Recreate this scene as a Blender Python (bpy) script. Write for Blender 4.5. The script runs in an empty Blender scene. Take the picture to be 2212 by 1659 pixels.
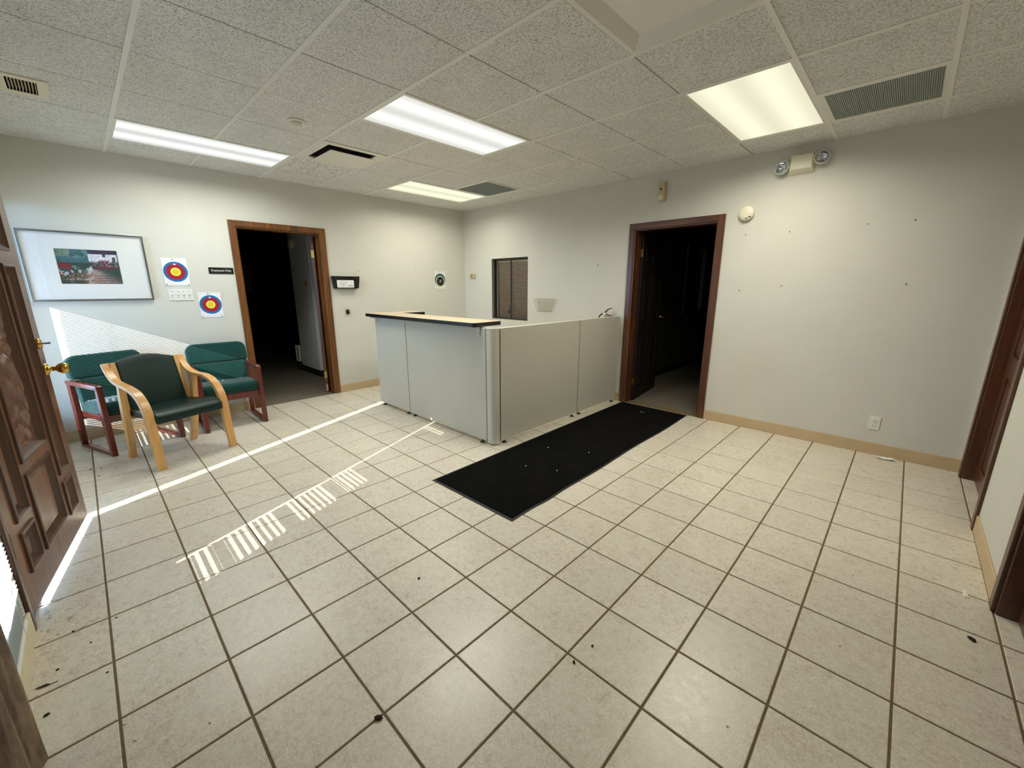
import bpy, bmesh, math, random
import numpy as np
from mathutils import Vector, Matrix, noise
random.seed(7)
SC = bpy.context.scene
COL = SC.collection
PI = math.pi
R = math.radians

# ---------------------------------------------------------------- camera, sky, sun, exposure
cam_d = bpy.data.cameras.new('camera')
cam_d.sensor_width = 36.0
cam_d.lens = 879.578 * 36.0 / 2212.0
cam_d.clip_start = 0.05
cam = bpy.data.objects.new('camera', cam_d)
COL.objects.link(cam)
cam.location = (5.3911, -4.5011, 1.4038)
cam.rotation_euler = (R(90 - 13.498), 0, 0.764136)
SC.camera = cam

world = bpy.data.worlds.new('sky')
SC.world = world
world.use_nodes = True
wb = world.node_tree.nodes['Background']
wb.inputs[0].default_value = (0.36, 0.62, 1.0, 1)
wb.inputs[1].default_value = 11.5

sun_d = bpy.data.lights.new('sun', 'SUN')
sun_d.energy = 10.0
sun_d.angle = R(0.18)
sun_d.color = (1.0, 0.96, 0.90)
sun = bpy.data.objects.new('sun', sun_d)
COL.objects.link(sun)
sun.rotation_euler = Vector((-0.40, 1.0, -0.46)).to_track_quat('-Z', 'Y').to_euler()
sun.location = (4, -12, 6)

LAMP_POWER = 29.0        # watts per fluorescent fitting
SC.view_settings.view_transform = 'Standard'
SC.view_settings.look = 'None'
SC.view_settings.exposure = 0.20
SC.view_settings.gamma = 1.0
SC.view_settings.use_curve_mapping = False
SC.cycles.use_denoising = True
SC.cycles.max_bounces = 10
SC.cycles.diffuse_bounces = 6
SC.cycles.sample_clamp_indirect = 12.0
SC.cycles.caustics_reflective = True
SC.cycles.caustics_refractive = False

# ---------------------------------------------------------------- materials
def S(c):      # sRGB 0-255 -> linear
    out = []
    for v in c:
        v = v / 255.0
        out.append(v / 12.92 if v <= 0.04045 else ((v + 0.055) / 1.055) ** 2.4)
    return tuple(out) + (1.0,)

class NT:
    def __init__(s, name):
        s.m = bpy.data.materials.new(name)
        s.m.use_nodes = True
        s.t = s.m.node_tree
        s.b = s.t.nodes['Principled BSDF']
        s.out = s.t.nodes['Material Output']
    def n(s, typ, **kw):
        nd = s.t.nodes.new(typ)
        for k, v in kw.items():
            if k.startswith('i_'):
                nd.inputs[int(k[2:])].default_value = v
            else:
                setattr(nd, k, v)
        return nd
    def l(s, a, b):
        s.t.links.new(a, b)
    def coord(s, kind='Object', scale=(1, 1, 1)):
        tc = s.n('ShaderNodeTexCoord')
        mp = s.n('ShaderNodeMapping')
        mp.inputs['Scale'].default_value = scale
        s.l(tc.outputs[kind], mp.inputs[0])
        return mp.outputs[0]
    def noise(s, vec, scale, detail=3, rough=0.5):
        nd = s.n('ShaderNodeTexNoise')
        nd.inputs['Scale'].default_value = scale
        nd.inputs['Detail'].default_value = detail
        nd.inputs['Roughness'].default_value = rough
        if vec is not None:
            s.l(vec, nd.inputs['Vector'])
        return nd.outputs['Fac']
    def ramp(s, fac, stops, interp='LINEAR'):
        nd = s.n('ShaderNodeValToRGB')
        cr = nd.color_ramp
        cr.interpolation = interp
        while len(cr.elements) < len(stops):
            cr.elements.new(0.5)
        for e, (p, c) in zip(cr.elements, stops):
            e.position = p
            e.color = c
        s.l(fac, nd.inputs[0])
        return nd.outputs[0]
    def bump(s, h, strength=0.2, dist=0.002):
        nd = s.n('ShaderNodeBump')
        nd.inputs['Strength'].default_value = strength
        nd.inputs['Distance'].default_value = dist
        s.l(h, nd.inputs['Height'])
        s.l(nd.outputs[0], s.b.inputs['Normal'])
    def rough(s, v):
        s.b.inputs['Roughness'].default_value = v
    def base(s, c):
        if hasattr(c, 'is_output'):
            s.l(c, s.b.inputs['Base Color'])
        else:
            s.b.inputs['Base Color'].default_value = c
    def mix(s, fac, a, b, blend='MIX'):
        nd = s.n('ShaderNodeMix', data_type='RGBA', blend_type=blend)
        if hasattr(fac, 'is_output'): s.l(fac, nd.inputs[0])
        else: nd.inputs[0].default_value = fac
        for x, i in ((a, 6), (b, 7)):
            if hasattr(x, 'is_output'): s.l(x, nd.inputs[i])
            else: nd.inputs[i].default_value = x
        return nd.outputs[2]

def plain(name, c, rough=0.5, metal=0.0, spec=0.5, bump=None, var=0.0, vscale=8, coat=0.0, kind='Object'):
    m = NT(name)
    m.rough(rough)
    m.b.inputs['Metallic'].default_value = metal
    m.b.inputs['Specular IOR Level'].default_value = spec
    m.b.inputs['Coat Weight'].default_value = coat
    lin = S(c)
    vec = m.coord(kind)
    if var > 0:
        f = m.noise(vec, vscale, 4)
        d = tuple(x * (1 - var) for x in lin[:3]) + (1,)
        u = tuple(min(1, x * (1 + var)) for x in lin[:3]) + (1,)
        m.base(m.ramp(f, [(0.3, d), (0.7, u)]))
    else:
        m.base(lin)
    if bump:
        m.bump(m.noise(vec, bump[0], 3), bump[1], bump[2])
    return m.m

def wood(name, dark, light, axis='Z', rough=0.4, grain=1.0, coat=0.0, freq=30):
    m = NT(name)
    sc = {'X': (0.06, 1, 1), 'Y': (1, 0.06, 1), 'Z': (1, 1, 0.06)}[axis]
    vec = m.coord('Object', sc)
    a = m.noise(vec, freq, 5, 0.6)
    b = m.noise(vec, freq * 5, 2, 0.5)
    md = m.n('ShaderNodeMath', operation='MULTIPLY_ADD')
    m.l(b, md.inputs[0]); md.inputs[1].default_value = 0.35; m.l(a, md.inputs[2])
    m.base(m.ramp(md.outputs[0], [(0.45, S(dark)), (0.85, S(light))]))
    m.rough(rough)
    m.b.inputs['Coat Weight'].default_value = coat
    m.b.inputs['Coat Roughness'].default_value = 0.2
    m.bump(a, 0.12 * grain, 0.001)
    return m.m

M = {}
M['wall'] = plain('wall_paint', (209, 207, 196), 0.75, bump=(130, 0.25, 0.0012), var=0.02, vscale=3)
M['white_wall'] = plain('white_wall_paint', (226, 225, 214), 0.7, bump=(130, 0.2, 0.001))
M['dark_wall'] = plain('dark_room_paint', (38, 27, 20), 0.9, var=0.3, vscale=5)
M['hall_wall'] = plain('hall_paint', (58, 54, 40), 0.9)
M['cove'] = plain('tan_cove_vinyl', (196, 172, 134), 0.5, var=0.05)
M['cream'] = plain('cream_paint', (214, 203, 170), 0.45, var=0.04)
M['black_cove'] = plain('black_cove_vinyl', (34, 32, 30), 0.5)
M['trim_v'] = wood('stained_trim', (70, 38, 10), (128, 78, 26), 'Z', 0.42, coat=0.15)
M['trim_h'] = wood('stained_trim_flat', (70, 38, 10), (128, 78, 26), 'X', 0.42, coat=0.15)
M['trim_r'] = wood('red_stained_trim', (56, 28, 12), (104, 60, 32), 'Z', 0.38, coat=0.2)
M['trim_rh'] = wood('red_stained_trim_flat', (56, 28, 12), (104, 60, 32), 'X', 0.38, coat=0.2)
M['trim_c'] = wood('dark_stained_trim', (54, 26, 13), (96, 52, 28), 'Z', 0.38, coat=0.25)
M['door_wood'] = wood('mahogany_door', (78, 44, 26), (124, 78, 52), 'Z', 0.33, coat=0.35, freq=22)
M['door_shaded'] = wood('mahogany_shaded', (54, 28, 12), (90, 52, 26), 'Z', 0.35, coat=0.3, freq=22)  # panels and mouldings darker than the face: recess shade put into the colour
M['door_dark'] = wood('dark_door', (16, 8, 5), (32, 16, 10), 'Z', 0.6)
M['brass'] = plain('brass', (206, 168, 84), 0.16, metal=1.0)
M['brass_worn'] = plain('worn_brass', (188, 158, 92), 0.32, metal=1.0, var=0.2, vscale=60)
M['silver'] = plain('silver_frame', (170, 172, 170), 0.28, metal=1.0)
M['chrome'] = plain('chrome', (215, 218, 220), 0.12, metal=1.0)
M['steel'] = plain('steel', (150, 150, 150), 0.35, metal=1.0)
M['black'] = plain('black_plastic', (16, 16, 17), 0.35)
M['rubber'] = plain('black_rubber', (20, 22, 20), 0.6, bump=(80, 0.2, 0.001))
M['white_pl'] = plain('white_plastic', (226, 226, 218), 0.4)
M['ivory'] = plain('ivory_plastic', (226, 220, 196), 0.45)
M['beige_pl'] = plain('beige_plastic', (198, 182, 146), 0.45)
M['white_metal'] = plain('white_enamel', (228, 226, 216), 0.4)
M['paper'] = plain('paper', (232, 232, 228), 0.8, bump=(20, 0.1, 0.002))
M['red'] = plain('red_enamel', (120, 18, 24), 0.3, coat=0.4)
M['blind'] = plain('white_blind_slat', (226, 228, 226), 0.4)
M['brown_blind'] = plain('brown_blind_slat', (206, 184, 158), 0.45)
M['alu'] = plain('bronze_frame', (52, 50, 46), 0.45, metal=0.3)
M['grey_alu'] = plain('grey_green_frame', (130, 136, 122), 0.5)
M['carpet'] = plain('brown_carpet', (118, 110, 96), 1.0, spec=0.1, bump=(400, 0.8, 0.004), var=0.35, vscale=180)
M['concrete'] = plain('concrete', (128, 128, 124), 0.85, var=0.08, vscale=4)
M['soffit'] = plain('soffit', (190, 188, 180), 0.8)
M['dust'] = plain('dark_debris', (40, 28, 18), 0.9)
M['crumb'] = plain('white_crumb', (230, 226, 214), 0.9)
M['laminate'] = plain('beige_laminate', (200, 178, 146), 0.35, var=0.05, vscale=40)
M['desk_grey'] = plain('desk_fabric_grey', (200, 198, 184), 0.42, spec=0.4, bump=(500, 0.15, 0.0004), var=0.02, vscale=3)
M['desk_frame'] = plain('desk_frame_grey', (206, 203, 190), 0.35)
M['sled'] = wood('red_brown_frame', (78, 24, 14), (116, 44, 28), 'Z', 0.28, 0.4, coat=0.4, freq=14)
M['maple'] = wood('bent_maple', (192, 138, 74), (222, 172, 104), 'Z', 0.35, 0.4, coat=0.25, freq=16)
M['drape'] = None

# woven green fabric
def fabric(name, c1, c2, wl=900):
    m = NT(name)
    v = m.coord('Object')
    f = m.noise(v, 420, 2, 0.6)
    g = m.noise(v, 6, 3)
    col = m.ramp(f, [(0.3, S(c1)), (0.7, S(c2))])
    col = m.mix(0.25, col, m.ramp(g, [(0.3, S(c1)), (0.7, S(c2))]))
    m.base(col); m.rough(0.85)
    m.b.inputs['Sheen Weight'].default_value = 0.3
    m.b.inputs['Specular IOR Level'].default_value = 0.2
    m.bump(f, 0.4, 0.0008)
    return m.m
M['green_fab'] = fabric('green_upholstery', (2, 42, 38), (8, 72, 65))
M['green_pipe'] = plain('green_piping', (4, 44, 40), 0.8)
M['green_vinyl'] = plain('green_vinyl', (1, 33, 27), 0.40, spec=0.32, bump=(260, 0.12, 0.0006), var=0.12, vscale=3)

def mk_drape():
    m = NT('brown_mottled_drape')
    v = m.coord('Object', (1, 1, 0.35))
    a = m.noise(v, 9, 5, 0.65)
    b = m.noise(v, 40, 3, 0.6)
    col = m.ramp(a, [(0.36, S((52, 40, 30))), (0.52, S((112, 94, 76))), (0.68, S((150, 130, 108)))])
    m.base(m.mix(0.3, col, m.ramp(b, [(0.3, S((50, 38, 28))), (0.7, S((150, 132, 112)))])))
    m.rough(0.95); m.bump(b, 0.4, 0.002)
    return m.m
M['drape'] = mk_drape()

def mk_tile():
    m = NT('beige_ceramic_tile')
    oi = m.n('ShaderNodeObjectInfo')
    geo = m.n('ShaderNodeNewGeometry')
    add = m.n('ShaderNodeVectorMath', operation='SCALE')
    cmb = m.n('ShaderNodeCombineXYZ')
    m.l(oi.outputs['Random'], cmb.inputs[2])
    m.l(cmb.outputs[0], add.inputs[0]); add.inputs['Scale'].default_value = 37.0
    vv = m.n('ShaderNodeVectorMath', operation='ADD')
    m.l(geo.outputs['Position'], vv.inputs[0]); m.l(add.outputs[0], vv.inputs[1])
    vec = vv.outputs[0]
    a = m.noise(vec, 7, 6, 0.62)
    b = m.noise(vec, 34, 5, 0.7)
    c = m.noise(vec, 140, 2, 0.6)
    col = m.ramp(a, [(0.34, S((206, 194, 174))), (0.66, S((230, 220, 204)))])
    col = m.mix(0.45, col, m.ramp(b, [(0.36, S((184, 170, 150))), (0.62, S((232, 226, 212)))]))
    col = m.mix(0.30, col, m.ramp(c, [(0.34, S((168, 154, 132))), (0.62, S((240, 236, 224)))]))
    col = m.mix(m.ramp(a, [(0.42, (0, 0, 0, 1)), (0.60, (0.3, 0.3, 0.3, 1))]), col, S((206, 206, 184)))
    # tread dirt gathered inside the entry door
    dv = m.n('ShaderNodeVectorMath', operation='DISTANCE')
    sc = m.n('ShaderNodeVectorMath', operation='MULTIPLY')
    m.l(geo.outputs['Position'], sc.inputs[0]); sc.inputs[1].default_value = (1, 2.6, 1)
    m.l(sc.outputs[0], dv.inputs[0]); dv.inputs[1].default_value = (3.05, -4.80 * 2.6, 0)
    near = m.ramp(dv.outputs['Value'], [(0.0, (1, 1, 1, 1)), (0.55, (0, 0, 0, 1))])
    sp = m.noise(geo.outputs['Position'], 26, 5, 0.75)
    spk = m.ramp(sp, [(0.54, (0, 0, 0, 1)), (0.66, (1, 1, 1, 1))])
    mm = m.n('ShaderNodeMath', operation='MULTIPLY')
    m.l(near, mm.inputs[0]); m.l(spk, mm.inputs[1])
    m8 = m.n('ShaderNodeMath', operation='MULTIPLY'); m.l(mm.outputs[0], m8.inputs[0]); m8.inputs[1].default_value = 0.8
    col = m.mix(m8.outputs[0], col, S((70, 60, 40)))
    # slight tone shift from tile to tile
    tone = m.ramp(oi.outputs['Random'], [(0, (0.94, 0.94, 0.94, 1)), (1, (1, 1, 1, 1))])
    m.base(m.mix(1.0, col, tone, 'MULTIPLY'))
    m.rough(0.36)
    m.l(m.ramp(b, [(0.3, (0.25, 0.25, 0.25, 1)), (0.7, (0.38, 0.38, 0.38, 1))]), m.b.inputs['Roughness'])
    m.bump(b, 0.10, 0.0015)
    return m.m
M['tile'] = mk_tile()
M['grout'] = plain('grout', (112, 94, 66), 0.9, var=0.15, vscale=30)

def mk_ctile(name, flake=1.0):
    m = NT(name)
    oi = m.n('ShaderNodeObjectInfo')
    geo = m.n('ShaderNodeNewGeometry')
    v = geo.outputs['Position']
    vo = m.n('ShaderNodeTexVoronoi'); vo.inputs['Scale'].default_value = 95 / flake
    m.l(v, vo.inputs['Vector'])
    a = m.noise(v, 120 / flake, 4, 0.75)
    b = m.noise(v, 5, 3)
    col = m.ramp(a, [(0.34, S((84, 84, 80))), (0.43, S((196, 196, 192))), (0.55, S((243, 243, 240)))])
    col = m.mix(0.25, col, m.ramp(b, [(0.3, S((206, 206, 200))), (0.7, S((238, 238, 234)))]))
    m.base(col); m.rough(0.95)
    m.bump(a, 0.8, 0.004 * flake)
    return m.m
M['ctile'] = mk_ctile('fissured_ceiling_tile')
M['ctile_coarse'] = mk_ctile('coarse_ceiling_tile', 2.4)
M['tee'] = plain('white_tee_bar', (232, 231, 224), 0.45)
M['gap'] = plain('dark_gap', (34, 32, 26), 0.9)
M['filter'] = plain('grey_return_mesh', (150, 156, 152), 0.6)
M['off_lens'] = plain('unlit_prismatic_lens', (236, 234, 226), 0.35, bump=(300, 0.15, 0.001))

def mk_lamp(name, tint, lo, hi, axis, tubes, span):
    m = NT(name)
    tc = m.n('ShaderNodeTexCoord')
    sep = m.n('ShaderNodeSeparateXYZ')
    m.l(tc.outputs['Object'], sep.inputs[0])
    mu = m.n('ShaderNodeMath', operation='MULTIPLY')
    m.l(sep.outputs[axis], mu.inputs[0]); mu.inputs[1].default_value = 2 * PI * tubes / span
    co = m.n('ShaderNodeMath', operation='COSINE'); m.l(mu.outputs[0], co.inputs[0])
    mr = m.n('ShaderNodeMapRange')
    m.l(co.outputs[0], mr.inputs[0])
    mr.inputs[1].default_value = -1; mr.inputs[2].default_value = 1
    mr.inputs[3].default_value = hi; mr.inputs[4].default_value = lo
    em = m.n('ShaderNodeEmission'); em.inputs[0].default_value = tint
    m.l(mr.outputs[0], em.inputs[1])
    m.l(em.outputs[0], m.out.inputs[0])
    return m.m

def mk_pane(name, tint=(1, 1, 1, 1), rough=0.02, refl=1.0):
    m = NT(name)
    tr = m.n('ShaderNodeBsdfTransparent'); tr.inputs[0].default_value = tint
    gl = m.n('ShaderNodeBsdfGlossy'); gl.inputs['Roughness'].default_value = rough
    lw = m.n('ShaderNodeLayerWeight'); lw.inputs[0].default_value = 0.5
    pw = m.n('ShaderNodeMath', operation='POWER'); m.l(lw.outputs['Facing'], pw.inputs[0]); pw.inputs[1].default_value = 4.0
    mu = m.n('ShaderNodeMath', operation='MULTIPLY_ADD'); m.l(pw.outputs[0], mu.inputs[0]); mu.inputs[1].default_value = 0.5 * refl; mu.inputs[2].default_value = 0.04 * refl
    mx = m.n('ShaderNodeMixShader')
    m.l(mu.outputs[0], mx.inputs[0]); m.l(tr.outputs[0], mx.inputs[1]); m.l(gl.outputs[0], mx.inputs[2])
    m.l(mx.outputs[0], m.out.inputs[0])
    return m.m
M['pane'] = mk_pane('clear_pane')
M['acrylic'] = mk_pane('clear_acrylic', (0.975, 0.975, 0.97, 1), 0.05, 0.10)
M['lens'] = mk_pane('lamp_lens', (0.98, 0.99, 1.0, 1), 0.08, 0.5)

# ---------------------------------------------------------------- geometry helpers
class G:
    """Collects vertices and faces of one mesh."""
    def __init__(s): s.v = []; s.f = []; s.sm = []
    def add(s, vs, fs, smooth=False):
        o = len(s.v)
        s.v += [tuple(v) for v in vs]
        s.f += [tuple(i + o for i in f) for f in fs]
        s.sm += [smooth] * len(fs)
        return s
    def box(s, x0, x1, y0, y1, z0, z1, mat=None):
        vs = [(x0, y0, z0), (x1, y0, z0), (x1, y1, z0), (x0, y1, z0), (x0, y0, z1), (x1, y0, z1), (x1, y1, z1), (x0, y1, z1)]
        if mat is not None: vs = [mat @ Vector(v) for v in vs]
        return s.add(vs, [(0, 3, 2, 1), (4, 5, 6, 7), (0, 1, 5, 4), (1, 2, 6, 5), (2, 3, 7, 6), (3, 0, 4, 7)])
    def bar(s, p, q, w, h, up=(0, 0, 1)):
        p = Vector(p); q = Vector(q); d = (q - p); L = d.length; d.normalize()
        up = Vector(up)
        if abs(d.dot(up)) > 0.98: up = Vector((1, 0, 0))
        x = d.cross(up).normalized(); y = x.cross(d).normalized()
        vs = []
        for e in (p, q):
            for a, b in ((-1, -1), (1, -1), (1, 1), (-1, 1)):
                vs.append(e + x * (a * w / 2) + y * (b * h / 2))
        return s.add(vs, [(0, 1, 2, 3), (7, 6, 5, 4), (0, 4, 5, 1), (1, 5, 6, 2), (2, 6, 7, 3), (3, 7, 4, 0)])
    def prism(s, pts, lo, hi, plane='XZ', smooth=False):
        """extrude a closed 2-D outline; plane XZ -> along y, XY -> along z, YZ -> along x"""
        n = len(pts)
        def P(a, b, c):
            return {'XZ': (a, c, b), 'XY': (a, b, c), 'YZ': (c, a, b)}[plane]
        vs = [P(a, b, lo) for a, b in pts] + [P(a, b, hi) for a, b in pts]
        fs = [tuple(range(n)), tuple(range(2 * n - 1, n - 1, -1))]
        s.add(vs, fs)
        o = len(s.v) - 2 * n
        for i in range(n):
            j = (i + 1) % n
            s.f.append((o + j, o + i, o + n + i, o + n + j)); s.sm.append(smooth)
        return s
    def lathe(s, prof, n=24, origin=(0, 0, 0), axis='Z', smooth=True, caps=True):
        """prof: list of (radius, height)"""
        ox, oy, oz = origin
        vs = []
        for r, h in prof:
            for k in range(n):
                a = 2 * PI * k / n
                c, d = r * math.cos(a), r * math.sin(a)
                vs.append({'Z': (ox + c, oy + d, oz + h), 'Y': (ox + c, oy + h, oz + d), 'X': (ox + h, oy + c, oz + d)}[axis])
        fs = []
        for i in range(len(prof) - 1):
            for k in range(n):
                k2 = (k + 1) % n
                fs.append((i * n + k, i * n + k2, (i + 1) * n + k2, (i + 1) * n + k))
        s.add(vs, fs, smooth)
        o = len(s.v) - len(vs)
        if not caps: return s
        s.f.append(tuple(o + k for k in reversed(range(n)))); s.sm.append(False)
        s.f.append(tuple(o + (len(prof) - 1) * n + k for k in range(n))); s.sm.append(False)
        return s
    def tube(s, pts, r, n=8, smooth=True):
        pts = [Vector(p) for p in pts]
        vs = []
        px = None
        for i, p in enumerate(pts):
            d = (pts[min(i + 1, len(pts) - 1)] - pts[max(i - 1, 0)]).normalized()
            if px is None:
                up = Vector((0, 0, 1)) if abs(d.z) < 0.9 else Vector((1, 0, 0))
                px = d.cross(up).normalized()
            px = (px - d * px.dot(d)).normalized()
            py = d.cross(px)
            rr = r[i] if isinstance(r, (list, tuple)) else r
            for k in range(n):
                a = 2 * PI * k / n
                vs.append(p + px * (rr * math.cos(a)) + py * (rr * math.sin(a)))
        fs = []
        for i in range(len(pts) - 1):
            for k in range(n):
                k2 = (k + 1) % n
                fs.append((i * n + k, i * n + k2, (i + 1) * n + k2, (i + 1) * n + k))
        fs += [tuple(reversed(range(n))), tuple((len(pts) - 1) * n + k for k in range(n))]
        return s.add(vs, fs, smooth)
    def ribbon(s, path, wvec, ws, ts):
        """laminated strip along path; wvec is the width direction, ws widths, ts thicknesses"""
        path = [Vector(p) for p in path]; n = len(path)
        wv = Vector(wvec).normalized(); vs = []
        for i, p in enumerate(path):
            d = (path[min(i + 1, n - 1)] - path[max(i - 1, 0)]).normalized()
            nn = d.cross(wv).normalized()
            w = ws[i] / 2; t = ts[i] / 2
            for a, b in ((-1, -1), (1, -1), (1, 1), (-1, 1)):
                vs.append(p + wv * (a * w) + nn * (b * t))
        fs = [(3, 2, 1, 0), tuple((n - 1) * 4 + k for k in range(4))]
        for i in range(n - 1):
            for k in range(4):
                k2 = (k + 1) % 4
                fs.append((i * 4 + k, i * 4 + k2, (i + 1) * 4 + k2, (i + 1) * 4 + k))
        return s.add(vs, fs, False)

def obj(name, g, mat, parent=None, bevel=0.0, seg=2, label=None, kind=None, loc=None, autosmooth=False, subsurf=0, origin=True):
    me = bpy.data.meshes.new(name)
    me.from_pydata(g.v, [], g.f)
    me.polygons.foreach_set('use_smooth', g.sm)
    me.update()
    bm = bmesh.new(); bm.from_mesh(me)
    bmesh.ops.recalc_face_normals(bm, faces=bm.faces)
    bm.to_mesh(me); bm.free()
    me.materials.append(M[mat] if isinstance(mat, str) else mat)
    o = bpy.data.objects.new(name, me)
    COL.objects.link(o)
    if parent is not None: o.parent = parent
    if loc is not None: o.location = loc
    if bevel > 0:
        md = o.modifiers.new('bevel', 'BEVEL')
        md.width = bevel; md.segments = seg; md.limit_method = 'ANGLE'; md.angle_limit = R(35)
        md.harden_normals = False
        if seg > 2:
            for p in me.polygons: p.use_smooth = True
    if label: o['label'] = label
    if kind: o['kind'] = kind
    return o

def thing(name, label, cat, loc=(0, 0, 0), rotz=0.0, group=None, kind=None):
    o = bpy.data.objects.new(name, None)
    o.empty_display_size = 0.05
    COL.objects.link(o)
    o.location = loc; o.rotation_euler = (0, 0, rotz)
    if label: o['label'] = label
    if cat: o['category'] = cat
    if group: o['group'] = group
    if kind: o['kind'] = kind
    return o

def tag(o, label, cat, group=None, kind=None):
    o['label'] = label; o['category'] = cat
    if group: o['group'] = group
    if kind: o['kind'] = kind
    return o

def catmull(pts, k=8):
    pts = [Vector(p) for p in pts]
    out = []
    n = len(pts)
    for i in range(n - 1):
        p0 = pts[max(i - 1, 0)]; p1 = pts[i]; p2 = pts[i + 1]; p3 = pts[min(i + 2, n - 1)]
        for j in range(k):
            t = j / k
            out.append(0.5 * ((2 * p1) + (-p0 + p2) * t + (2 * p0 - 5 * p1 + 4 * p2 - p3) * t * t + (-p0 + 3 * p1 - 3 * p2 + p3) * t ** 3))
    out.append(pts[-1])
    return out

def rrect(x0, x1, z0, z1, r, n=5):
    """rounded rectangle outline; r = (bl, br, tr, tl) or a number"""
    if not isinstance(r, (tuple, list)): r = (r,) * 4
    cs = [(x0, z0, r[0], PI), (x1, z0, r[1], 1.5 * PI), (x1, z1, r[2], 0), (x0, z1, r[3], 0.5 * PI)]
    out = []
    for i, (cx, cz, rr, a0) in enumerate(cs):
        sx = 1 if i in (0, 3) else -1
        sz = 1 if i in (0, 1) else -1
        if rr <= 0: out.append((cx, cz)); continue
        for k in range(n + 1):
            a = a0 + k * 0.5 * PI / n
            out.append((cx + sx * rr + rr * math.cos(a), cz + sz * rr + rr * math.sin(a)))
    return out

# wall frames: local x = to the right as seen from the room, local -y = into the room
def onA(y, z): return dict(loc=(0.0, y, z), rotz=PI / 2)
def onB(x, z): return dict(loc=(x, 0.0, z), rotz=0.0)

# ---------------------------------------------------------------- measured room
H = 2.571
XC = 5.885
YD = -4.868
TS = 0.30977; TX0 = 5.5709; TY0 = -2.7827

def wall_grid(u0, u1, z0, z1, holes):
    us = sorted({u0, u1, *[h[0] for h in holes], *[h[1] for h in holes]})
    zs = sorted({z0, z1, *[h[2] for h in holes], *[h[3] for h in holes]})
    us = [u for u in us if u0 <= u <= u1]; zs = [z for z in zs if z0 <= z <= z1]
    out = []
    for i in range(len(us) - 1):
        for j in range(len(zs) - 1):
            a, b, c, d = us[i], us[i + 1], zs[j], zs[j + 1]
            m = ((a + b) / 2, (c + d) / 2)
            if any(h[0] < m[0] < h[1] and h[2] < m[1] < h[3] for h in holes): continue
            out.append((a, b, c, d))
    return out

def holed(u0, u1, z0, z1, holes, t0, t1, axis):
    """slab with rectangular holes, welded so it stays one clean body"""
    g = G()
    us = sorted({u0, u1, *[h[0] for h in holes], *[h[1] for h in holes]})
    zs = sorted({z0, z1, *[h[2] for h in holes], *[h[3] for h in holes]})
    def P(u, t, z): return (u, t, z) if axis == 'X' else (t, u, z)
    solid = {}
    for i in range(len(us) - 1):
        for j in range(len(zs) - 1):
            m = ((us[i] + us[i + 1]) / 2, (zs[j] + zs[j + 1]) / 2)
            solid[i, j] = not any(h[0] < m[0] < h[1] and h[2] < m[1] < h[3] for h in holes)
    idx = {}
    def V(i, j, k):
        if (i, j, k) not in idx:
            idx[i, j, k] = len(g.v); g.v.append(P(us[i], (t0, t1)[k], zs[j]))
        return idx[i, j, k]
    for (i, j), s_ in solid.items():
        if not s_: continue
        g.f.append((V(i, j, 0), V(i + 1, j, 0), V(i + 1, j + 1, 0), V(i, j + 1, 0)))
        g.f.append((V(i, j + 1, 1), V(i + 1, j + 1, 1), V(i + 1, j, 1), V(i, j, 1)))
        for di, dj, e in ((-1, 0, ((i, j), (i, j + 1))), (1, 0, ((i + 1, j), (i + 1, j + 1))), (0, -1, ((i, j), (i + 1, j))), (0, 1, ((i, j + 1), (i + 1, j + 1)))):
            if not solid.get((i + di, j + dj), False):
                a, b = e
                g.f.append((V(*a, 0), V(*b, 0), V(*b, 1), V(*a, 1)))
    g.sm = [False] * len(g.f)
    return g

# floor: grout bed with every tile a part of it
floor = obj('floor', G().box(-0.0, XC + 0.10, YD - 0.10, 0.12, -0.06, -0.0035), 'grout', kind='structure')
GW = 0.0078
camp = Vector((5.39, -4.50, 1.40))
def project(p):
    d = Vector(p) - camp
    inv = cam.rotation_euler.to_matrix().transposed()
    q = inv @ d
    if q.z > -0.05: return None
    return 1106 + 879.6 * q.x / -q.z, 829.5 - 879.6 * q.y / -q.z
full_mesh = None
tiles = []
for i in range(-19, 3):
    for j in range(-8, 11):
        x0 = TX0 + TS * (i - 1) + GW / 2; x1 = TX0 + TS * i - GW / 2
        y0 = TY0 + TS * (j - 1) + GW / 2; y1 = TY0 + TS * j - GW / 2
        fx0, fx1, fy0, fy1 = x0, x1, y0, y1
        x0 = max(x0, 0.0); x1 = min(x1, XC + 0.095); y0 = max(y0, YD + 0.0); y1 = min(y1, 0.0)
        if x1 - x0 < 0.012 or y1 - y0 < 0.012: continue
        cs = [project((x, y, 0)) for x in (x0, x1) for y in (y0, y1)]
        cm = ((x0 + x1) / 2, (y0 + y1) / 2)
        vis = [c for c in cs if c and -40 < c[0] < 2252 and -40 < c[1] < 1700]
        size = 0
        if vis and not (cm[0] < 2.7 and cm[1] > -1.8 and cm[0] > 0.9):
            size = 1.0 / (Vector((cm[0], cm[1], 0)) - camp).length
        tiles.append((size, x0, x1, y0, y1, (x0, x1, y0, y1) == (fx0, fx1, fy0, fy1)))
tiles.sort(key=lambda t: -t[0])
def tile_g(w, h):
    c = 0.0022; g = G()
    vs = []
    for z, k in ((-0.0035, 0), (-0.0018, 0), (0.0, c)):
        vs += [(-w / 2 + k, -h / 2 + k, z), (w / 2 - k, -h / 2 + k, z), (w / 2 - k, h / 2 - k, z), (-w / 2 + k, h / 2 - k, z)]
    fs = [(8, 9, 10, 11)]
    for a in (0, 4):
        for k in range(4):
            k2 = (k + 1) % 4
            fs.append((a + k, a + k2, a + 4 + k2, a + 4 + k))
    return g.add(vs, fs)
rest = G(); count = 0
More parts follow.
